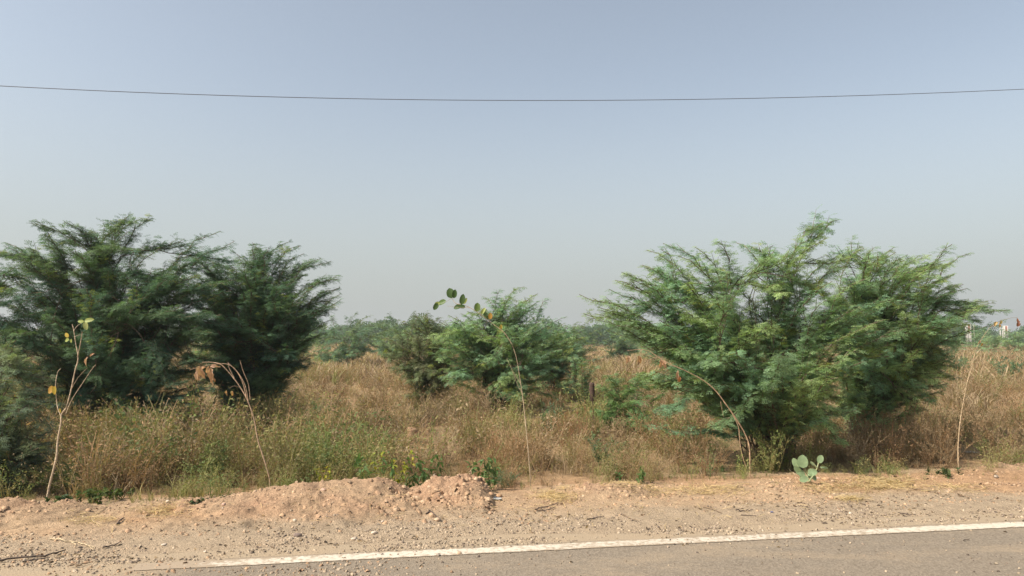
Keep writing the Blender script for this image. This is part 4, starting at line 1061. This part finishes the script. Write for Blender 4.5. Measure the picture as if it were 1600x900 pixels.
# ------------------------------------------------------------------ dark wooden post and the clay lump in the field
def post():
    Y = 12.2; p = at(926, 640, Y); z = hz(p[0], Y)
    top = at(926, 598, Y)[2] - z
    mb = MB(); rng = np.random.default_rng(3)
    hs = np.array([-.1, .12, top * .5, top * .64, top * .68, top * .82, top * .97, top, top + .004]); rs = np.array([.012, .012, .012, .012, .04, .046, .044, .04, .002])
    P = np.stack([.012 * np.sin(hs * 5), 0 * hs, hs], -1)
    mb.tube(P, rs, 12, (0.085, 0.055, 0.042))
    o = obj('wooden_post', mb.mesh('wooden_post', True), M_BARK, None, (p[0], Y, z))
    tag(o, 'short dark cut wooden post standing in the red-brown weeds', 'post')
post()
def rock_mesh(seed, sx, sy, sz, col, det=10, rough=.3):
    rng = np.random.default_rng(seed); th = np.linspace(0, math.pi, det); ph = np.linspace(0, 2 * math.pi, det * 2 + 1)[:-1]
    T, Pp = np.meshgrid(th, ph, indexing='ij')
    d = np.stack([np.sin(T) * np.cos(Pp), np.sin(T) * np.sin(Pp), np.cos(T)], -1).reshape(-1, 3)
    r = np.ones(len(d))
    for _ in range(9):                        # chop flat faces off
        nrm = unit(rng.standard_normal(3)); c = rng.uniform(.6, .95); dd = d @ nrm
        r = np.where(dd > 1e-3, np.minimum(r, c / np.maximum(dd, 1e-3)), r)
    r = r * (1 + rough * .35 * (fbm(d[:, 0] * 3 + seed, d[:, 1] * 3 + d[:, 2] * 2, seed, 3) - .5))
    V = d * r[:, None] * np.array([sx, sy, sz])
    n = det * 2; i, j = np.meshgrid(np.arange(det - 1), np.arange(n), indexing='ij'); j2 = (j + 1) % n
    Fc = np.stack([i * n + j, (i + 1) * n + j, (i + 1) * n + j2, i * n + j2], -1).reshape(-1, 4)
    cl = np.asarray(col) * (0.85 + .3 * fbm(d[:, 0] * 4 + seed, d[:, 2] * 4, seed + 5, 2))[:, None]
    return mesh_np('stone', V, Fc, cl, False)
def clay_lump():
    Y = 11.2; p = at(644, 660, Y); z = hz(p[0], Y)
    o = obj('clay_lump', rock_mesh(77, .10, .10, .15, (0.36, 0.225, 0.14), 14), M_SOIL, None, (p[0], Y, z + .12))
    tag(o, 'pale pinkish clay lump poking up between weeds in the field', 'lump')
clay_lump()

# ------------------------------------------------------------------ stones
WH = (0.54, 0.44, 0.34); TN = (0.46, 0.33, 0.22); DKS = (0.20, 0.15, 0.125); PK = (0.46, 0.31, 0.235); GR = (0.34, 0.28, 0.22)
STN = [
    (262, 787, 6, 5, WH, 'cream stone at the left end of the long soil heap'), (350, 792, 8, 5, PK, 'pinkish stone with a dark underside on the lower left slope of the long heap'),
    (348, 796, 4, 3, WH, 'little white stone just below the pinkish one'), (466, 796, 12, 6, DKS, 'dark flat grey-brown stone on the slope of the long soil heap'),
    (458, 800, 5, 4, TN, 'small tan stone tucked under the dark flat stone'), (460, 813, 7, 6, WH, 'pale buff stone below the dark flat stone'),
    (553, 843, 9, 5, WH, 'long white stone lying just beyond the painted line'), (680, 744, 9, 5, WH, 'largest white stone on top of the short stony heap'),
    (657, 751, 7, 5, WH, 'white stone on the left shoulder of the short stony heap'), (739, 741, 13, 13, PK, 'upright pink blocky stone crowning the short stony heap'),
    (690, 766, 9, 7, TN, 'rounded tan stone low on the short stony heap'), (683, 786, 11, 6, TN, 'flat tan stone in front of the short stony heap'),
    (585, 790, 10, 5, WH, 'buff stone at the foot of the long soil heap'), (598, 774, 7, 4, WH, 'pale stone on the face of the long soil heap'),
    (505, 779, 9, 5, PK, 'pinkish clod on the face of the long soil heap'), (1556, 746, 8, 6, GR, 'grey stone near the low orange soil bank'),
    (382, 832, 6, 5, TN, 'tan stone in the gravel above the line end'), (320, 863, 6, 4, WH, 'whitish stone where the painted line fades out'),
    (256, 853, 9, 3, WH, 'flat white chip left of the painted line end'), (1278, 748, 9, 4, PK, 'reddish clod right of the round-leaved plant'),
    (1290, 750, 12, 5, RED, 'brown soil clod in the shade right of the round-leaved plant'), (718, 865, 9, 4, TN, 'flat tan stone on the asphalt in front of the line'),
    (685, 868, 8, 4, GR, 'brown stone on the asphalt in front of the line'), (1329, 804, 6, 4, WH, 'white stone among dark bits on the gravel shoulder'),
    (780, 776, 12, 6, RED, 'rust-coloured clod beside the plastic scrap'), (420, 765, 6, 4, TN, 'tan clod high on the left of the long soil heap'),
    (700, 752, 7, 5, PK, 'pinkish clod in the middle of the short stony heap'), (722, 760, 8, 6, RED, 'dark red clod on the face of the short stony heap'), (665, 760, 8, 5, RED, 'reddish clod on the lower left of the short stony heap'),
]
for k, (px, py, wp, hp, col, lab) in enumerate(STN):
    p = hit(px, py); Y = p[1]; sx = wp / F * Y / 2 * 1.15; szz = hp / F * Y / 2 * 1.15
    o = obj('stone', rock_mesh(500 + k, sx, sx * .8, szz, col, 7), M_STONE, None, (p[0], p[1], p[2] + szz * .45))
    o.rotation_euler = (0, 0, k * 1.1); tag(o, lab, 'stone', 'single stones on the verge')

def gravel():
    rng = np.random.default_rng(9); mb = MB()
    tv0 = np.array([(1, 0, 0), (0, 1, 0), (-1, 0, 0), (0, -1, 0), (0, 0, 1), (0, 0, -1)], np.float32)
    # octahedron as quads with a doubled corner is degenerate; use a skewed cube instead
    cube = np.array([(-1, -1, -1), (1, -1, -1), (1, 1, -1), (-1, 1, -1), (-.7, -.6, 1), (.6, -.7, 1), (.7, .6, 1), (-.6, .7, 1)], np.float32)
    qf = np.array([(4, 5, 6, 7), (0, 1, 5, 4), (1, 2, 6, 5), (2, 3, 7, 6), (3, 0, 4, 7)])
    vs = [cube * rng.uniform(.6, 1.1, cube.shape) for _ in range(6)]
    def lay(n, u0, u1, sfun, dens, smin, smax, cols):
        u = rng.uniform(u0, u1, n); s = sfun(n)
        k = rng.random(n) < dens(u, s); u, s = u[k], s[k]; n = len(u)
        x, y = road_xy(u, s)
        z = np.maximum(height(x, y), np.where(s < .3, .006, -9))
        for (a, b, c, d, top) in MOUNDS:
            m = np.where((u > a) & (u < b) & (s > c) & (s < d))[0]
            for q in m: z[q] = max(z[q], top(x[q], y[q]))
        r = smin + (smax - smin) * rng.random(n) ** 3
        M = frames(rng.standard_normal((n, 3)) * np.array([1, 1, .35]), np.array([0, 0, 1.0]) + .5 * rng.standard_normal((n, 3))) * r[:, None, None] * np.array([1.2, .9, .65])[None, None]
        ti = np.asarray(cols)[rng.integers(len(cols), size=n)] * rng.uniform(.7, 1.2, (n, 1))
        pk = rng.integers(6, size=n)
        for t in range(6):
            q = pk == t; mb.inst(vs[t], qf, np.stack([x, y, z + r * .15], -1)[q], M[q], ti[q])
    cg = [(0.34, 0.26, 0.18), (0.27, 0.205, 0.15), (0.38, 0.295, 0.205), (0.21, 0.16, 0.12), (0.38, 0.29, 0.2), (0.39, 0.31, 0.225)]
    cd = [(0.40, 0.262, 0.16), (0.415, 0.275, 0.17), (0.385, 0.247, 0.15), (0.41, 0.285, 0.185), (0.35, 0.225, 0.14)]
    patch = lambda u, s: sstep(.38, .62, fbm(u * 1.3, s * 2.5, 88, 3))
    lay(30000, -6.5, 9.5, lambda n: np.abs(rng.normal(.42, .3, n)), lambda u, s: (.06 + .94 * patch(u, s) ** 1.6) * (s > .09) * (s < 1.6), .003, .012, cg)
    lay(9000, -6.5, -1.3, lambda n: rng.uniform(-.9, 1.0, n), lambda u, s: (.1 + .9 * patch(u, s) ** 1.5) * (1 - sstep(-3.2, -1.5, u)), .003, .013, cg + cd)
    lay(12000, -6.5, 9.5, lambda n: rng.uniform(.7, 2.1, n), lambda u, s: .1 + .6 * patch(u + 3, s), .003, .014, cd)
    lay(3800, -6.5, 9.5, lambda n: rng.uniform(-1.6, .1, n), lambda u, s: .2 + .8 * patch(u - 2, s) ** 2, .003, .010, cg[:4] + [(.13, .1, .08)])
    lay(1500, -2.6, .6, lambda n: rng.normal(-.28, .15, n), lambda u, s: (s < -.08) * np.exp(-((u + 1.25) / .55) ** 2), .003, .013, cg + cd)
    mnd = lambda u, s: patch(u * 1.6 + 1, s * 1.3) * (.15 + .85 * (((u > -2.9) & (u < 0.05)) | (u < -3.5)))
    lay(2300, -5.6, 0.1, lambda n: rng.normal(1.45, .42, n), lambda u, s: mnd(u, s) * (s > .7), .002, .022, cd)
    lay(500, -1.0, 0.05, lambda n: rng.normal(1.4, .25, n), lambda u, s: patch(u * 2, s * 2), .004, .03, cd)
    lay(2500, 0.5, 7.6, lambda n: rng.normal(1.6, .25, n), lambda u, s: patch(u + 7, s), .004, .022, cd)
    tag(obj('gravel', mb.mesh('gravel'), M_STONE), kind='stuff')
gravel()

# ------------------------------------------------------------------ straw and sticks
def straw():
    rng = np.random.default_rng(10); mb = MB(); tv = np.array([(-1, -.02, 0), (1, -.014, 0), (1, .014, 0), (-1, .02, 0)], np.float32); tf = np.array([[0, 1, 2, 3]])
    for (px, py, sx, sy, n, L) in [(1380, 758, 60, 12, 900, .06), (1300, 765, 60, 10, 420, .05), (1330, 780, 25, 4, 120, .06), (870, 778, 40, 9, 420, .05), (1110, 765, 70, 8, 420, .05), (1010, 770, 60, 8, 260, .05), (255, 805, 45, 9, 420, .04), (960, 758, 40, 6, 200, .05),
                                  (600, 800, 200, 25, 160, .04), (1500, 765, 60, 8, 200, .05), (150, 815, 60, 12, 160, .05), (1000, 800, 400, 20, 240, .04)]:
        for _ in range(n):
            qx, qy = px + rng.normal(0, sx * .5), py + rng.normal(0, sy * .5)
            if qy < 735: continue
            p = on_ground(qx, qy, 0); z = surf(p[0], p[1]) if rng.random() < 2 else 0
            a = rng.uniform(0, 6.28); ax = np.array([[math.cos(a), math.sin(a), rng.normal(0, .18)]])
            mb.inst(tv, tf, np.array([[p[0], p[1], z + .008 + .02 * rng.random()]]), frames(ax, np.array([[rng.normal(0, .4), rng.normal(0, .4), 1]])) * L * rng.uniform(.4, 1.3) * np.array([1, 2.2, 1])[None, None], np.array([(0.56, 0.42, 0.22)]) * rng.uniform(.7, 1.15))
    tag(obj('straw_litter', mb.mesh('straw_litter'), M_GRASS), kind='stuff')
straw()
def stick(pts, r, col, label, cat='twig', forks=(), seed=0):
    P = np.array([hit(*p) for p in pts]); b = P[0].copy()
    rng = np.random.default_rng(seed); n = (len(P) - 1) * 5 + 1
    t = np.linspace(0, 1, n); Q = np.stack([np.interp(t, np.linspace(0, 1, len(P)), P[:, k]) for k in range(3)], -1) - b
    Q[:, 2] += r * 1.2 + .006 * np.abs(rng.standard_normal(n)); Q[:, :2] += .004 * rng.standard_normal((n, 2))
    mb = MB(); mb.tube(Q, np.linspace(r, r * .5, n), 6, col)
    for f in forks:
        W = np.array([hit(*p) for p in f]) - b; W[:, 2] += r * 1.2; mb.tube(np.stack([np.interp(np.linspace(0, 1, 6), np.linspace(0, 1, len(W)), W[:, k]) for k in range(3)], -1), np.linspace(r * .7, r * .35, 6), 5, col)
    o = obj('fallen_twig', mb.mesh('fallen_twig', True), M_BARK, None, tuple(b)); tag(o, label, cat, 'fallen twigs on the verge')
DK = (0.10, 0.075, 0.06); BR = (0.2, 0.14, 0.09); PL = (0.56, 0.44, 0.28)
stick([(-20, 882), (30, 874), (70, 871), (102, 863)], .008, DK, 'long dark stick at the lower left photo corner', forks=[[(35, 880), (60, 876), (78, 873)]], seed=1)
stick([(78, 843), (100, 847), (122, 849), (148, 858)], .005, PL, 'pale forked straw-coloured twig left on the bare verge', forks=[[(112, 848), (120, 853), (115, 855)], [(122, 849), (135, 852), (146, 861)]], seed=2)
stick([(103, 815), (128, 815), (131, 810), (142, 810), (149, 818)], .004, PL, 'small arched cream twig below the forked sapling', seed=3)
stick([(38, 870), (48, 861), (53, 857)], .005, BR, 'short brown twig above the long dark stick', seed=4)
stick([(162, 859), (178, 855), (190, 850)], .006, DK, 'dark stub of wood left of the gravel patch', seed=5)
stick([(111, 886), (122, 887), (140, 881)], .006, BR, 'brown curved twig near the lower left gravel', seed=6)
stick([(183, 821), (189, 815), (194, 811)], .008, DK, 'short dark wood chunk below the left end of the long heap', seed=7)
stick([(665, 800), (672, 798), (690, 794)], .008, DK, 'dark stub of root in front of the short stony heap', forks=[[(672, 798), (678, 801)]], seed=8)
stick([(835, 798), (850, 794), (872, 789)], .006, DK, 'dark twig bundle on the dirt right of the plastic scrap', forks=[[(838, 800), (858, 797), (868, 793)], [(845, 795), (852, 801)]], seed=9)
stick([(918, 814), (930, 811), (945, 809)], .006, DK, 'dark twig at the gravel edge in front of the flat ridge', seed=10)
stick([(973, 806), (982, 810), (996, 816)], .005, BR, 'brown slanting twig on the gravel shoulder', seed=11)
stick([(1098, 793), (1114, 798), (1128, 803)], .005, BR, 'long brown twig on the orange dirt patch before the bent sapling', seed=12)
stick([(1150, 800), (1165, 800), (1176, 797)], .005, DK, 'dark twig right of the orange dirt patch', forks=[[(1158, 806), (1182, 807)]], seed=13)
stick([(1428, 766), (1445, 768), (1467, 769)], .007, BR, 'thick brown stick lying in the straw at the right', seed=14)
stick([(1496, 773), (1506, 777), (1520, 780)], .006, BR, 'brown twig below the straight bare sapling', seed=15)
stick([(1408, 804), (1420, 806), (1432, 806)], .005, DK, 'dark twig beside the white stone on the gravel', seed=16)
stick([(1250, 588 + 165), (1238, 737), (1222, 722), (1208, 712)], .006, PL, 'pale stick leaning into the weeds left of the round-leaved plant', seed=17)
stick([(752, 801), (758, 799), (767, 800)], .004, BR, 'short brown twig on bare dirt below the plastic scrap', seed=18)
stick([(1505, 846), (1515, 844)], .004, DK, 'tiny dark twig lying across the painted line', seed=19)
stick([(1018, 752), (1022, 756), (1030, 757), (1042, 759)], .006, BR, 'brown root end on top of the flat soil ridge', forks=[[(1022, 756), (1016, 763)]], seed=20)

def litter():
    rng = np.random.default_rng(15); mb = MB()
    tv, tf = blade_leaf(1, .22, .85, .5, .35, 3)
    n = 5200; u = rng.uniform(-6, 9, n); sv = rng.normal(.75, .42, n)
    k = (sv > -.5) & (sv < 2.0) & (rng.random(n) < sstep(.42, .66, fbm(u * 1.4, sv * 3, 121, 3)) + .05)
    u, sv = u[k], sv[k]; x, y = road_xy(u, sv)
    z = np.array([surf(a, b) for a, b in zip(x, y)]) + .004; n = len(x)
    M = frames(rng.standard_normal((n, 3)) * np.array([1, 1, .2]), np.array([0, 0, 1.0]) + .4 * rng.standard_normal((n, 3))) * rng.uniform(.008, .04, n)[:, None, None]
    mb.inst(tv, tf, np.stack([x, y, z], -1), M, np.array([(.13, .095, .07), (.2, .14, .09), (.10, .075, .06), (.3, .21, .12)])[rng.integers(4, size=n)] * rng.uniform(.8, 1.2, (n, 1)))
    tag(obj('leaf_litter', mb.mesh('leaf_litter'), M_GRASS), kind='stuff')
litter()

# ------------------------------------------------------------------ litter
def scrap(px, py, wp, hp, col, label, seed):
    p = hit(px, py); Y = p[1]; rng = np.random.default_rng(seed); n = 9
    X, Yg = np.meshgrid(np.linspace(-1, 1, n), np.linspace(-1, 1, n), indexing='ij')
    x, y = X.ravel(), Yg.ravel()
    V = np.stack([x * wp / F * Y / 2 * (1 + .2 * (vnoise(x * 3, y * 3, seed) - .5)), y * wp / F * Y / 3, hp / F * Y * (.15 + .85 * vnoise(x * 2.3 + 5, y * 2.3, seed + 1) * (1 - .6 * np.maximum(np.abs(x), np.abs(y))))], -1)
    i, j = np.meshgrid(np.arange(n - 1), np.arange(n - 1), indexing='ij')
    Fc = np.stack([i * n + j, (i + 1) * n + j, (i + 1) * n + j + 1, i * n + j + 1], -1).reshape(-1, 4)
    o = obj('plastic_scrap', mesh_np('plastic_scrap', V, Fc, np.tile(np.array(col), (len(Fc), 1)), False), M_LEAF, None, tuple(p)); tag(o, label, 'litter')
scrap(773, 781, 20, 7, (0.55, 0.53, 0.50), 'crumpled greyish-white plastic scrap beside the short stony heap', 1)
scrap(1206, 801, 5, 3, (0.12, 0.16, 0.42), 'tiny blue plastic scrap on the gravel shoulder', 2)
scrap(1517, 708, 18, 5, (0.30, 0.28, 0.25), 'greyish plastic scrap in the grass right of the straight bare sapling', 3)

# ------------------------------------------------------------------ far painted pillars and posts
def plain_mat(name, col, rough=.7):
    m, n, b = new_mat(name); no = n.nodes.new('ShaderNodeTexNoise'); no.inputs['Scale'].default_value = 2.5; no.inputs['Detail'].default_value = 5
    mr = n.nodes.new('ShaderNodeMix'); mr.data_type = 'RGBA'; n.links.new(no.outputs['Fac'], mr.inputs[0])
    mr.inputs[6].default_value = (*[c * .8 for c in col], 1); mr.inputs[7].default_value = (*col, 1); n.links.new(mr.outputs[2], b.inputs['Base Color']); b.inputs['Roughness'].default_value = rough
    return m
MW, MR = plain_mat('white_paint', (.55, .52, .48)), plain_mat('faded_red_paint', (.46, .2, .15)); MDK = plain_mat('black_cable', (.09, .09, .10), .5)
def box(mb, x0, x1, y0, y1, z0, z1):
    V = [(x0, y0, z0), (x1, y0, z0), (x1, y1, z0), (x0, y1, z0), (x0, y0, z1), (x1, y0, z1), (x1, y1, z1), (x0, y1, z1)]
    mb.add(V, [(0, 3, 2, 1), (4, 5, 6, 7), (0, 1, 5, 4), (1, 2, 6, 5), (2, 3, 7, 6), (3, 0, 4, 7)], (1, 1, 1))
YP = 120.0
def white_post(px, topy, label, wpx=1.6):
    x = (px - 800) / F * YP; z = hz(x, YP); H = at(px, topy, YP)[2] - z; wd = wpx / F * YP / 2
    mb = MB(); mb.tube(np.array([(0, 0, -.2), (0, 0, H * .5), (0, 0, H), (0, 0, H + .02)]), [wd, wd, wd, .01], 10)
    tag(obj('white_post', mb.mesh('white_post', True), MW, None, (x, YP, z)), label, 'post', 'distant white posts')
def pillar(px, w_, topy, label, redtop):
    x = (px - 800) / F * YP; z = hz(x, YP); H = at(px, topy, YP)[2] - z; k = YP / F
    e = empty('painted_pillar', (x, YP, z), label, 'pillar', 'distant red and white pillars')
    mb = MB(); box(mb, -w_ * k / 2, -w_ * k / 2 + .12, -.3, .3, -.2, H); box(mb, w_ * k / 2 - .12, w_ * k / 2, -.3, .3, -.2, H); obj('leg', mb.mesh('leg'), MW, e)
    mb = MB(); box(mb, -w_ * k / 2 + .123, w_ * k / 2 - .123, -.25, .25, H * (.62 if redtop else .25), H - .05); obj('red_panel', mb.mesh('red_panel'), MR, e)
    mb = MB(); box(mb, -w_ * k / 2 + .123, w_ * k / 2 - .123, -.24, .24, -.2, H * (.62 if redtop else .25) - .01); obj('white_panel', mb.mesh('white_panel'), MW, e)
pillar(1511.5, 6, 506, 'red-topped white pillar above the far bushes, left of the bare sapling top', True)
pillar(1569.5, 5.5, 509, 'pinkish red and white pillar right of the two thick far posts', True)
white_post(1516, 508, 'thin white post touching the left red-topped pillar', 1.1)
white_post(1520.5, 507, 'thin white post standing alone right of the left pillar', 1.1)
white_post(1561.5, 511, 'thick white post under the yellow sapling leaves', 1.4)
white_post(1565, 512, 'thick white post between its twin and the right pillar', 1.2)

# ------------------------------------------------------------------ overhead cable
px = np.linspace(-1500, 3100, 90); py = 157 - (px - 850) ** 2 * 3.15e-5
P = []
for a, b in zip(px, py):
    d = ray(a, b); Y = 12.0 / (1 - LS * d[0] / d[1]); P.append(np.array([0, 0, EYE]) + d * (Y / d[1]))
P = np.array(P); b = P[0].copy()
mb = MB(); mb.tube(P - b, .0055, 6)
tag(obj('overhead_cable', mb.mesh('overhead_cable', True), MDK, None, tuple(b)), 'single thin dark cable sagging across the sky', 'cable')

# ------------------------------------------------------------------ haze
def haze():
    m = bpy.data.materials.new('dusty_air'); m.use_nodes = True; n = m.node_tree; n.nodes.remove(n.nodes['Principled BSDF'])
    v = n.nodes.new('ShaderNodeVolumePrincipled'); v.inputs['Color'].default_value = (0.86, 0.88, 0.9, 1); v.inputs['Density'].default_value = HAZE; v.inputs['Anisotropy'].default_value = 0.3
    n.links.new(v.outputs[0], n.nodes['Material Output'].inputs['Volume'])
    mb = MB(); box(mb, -1200, 1200, -80, 900, -2.0, 12.0)
    tag(obj('haze', mb.mesh('haze'), m), kind='stuff')
HAZE = 0.0009
haze()
print('SCRIPT', round(time.time() - T0, 1), 'faces', sum(len(m.polygons) for m in bpy.data.meshes))
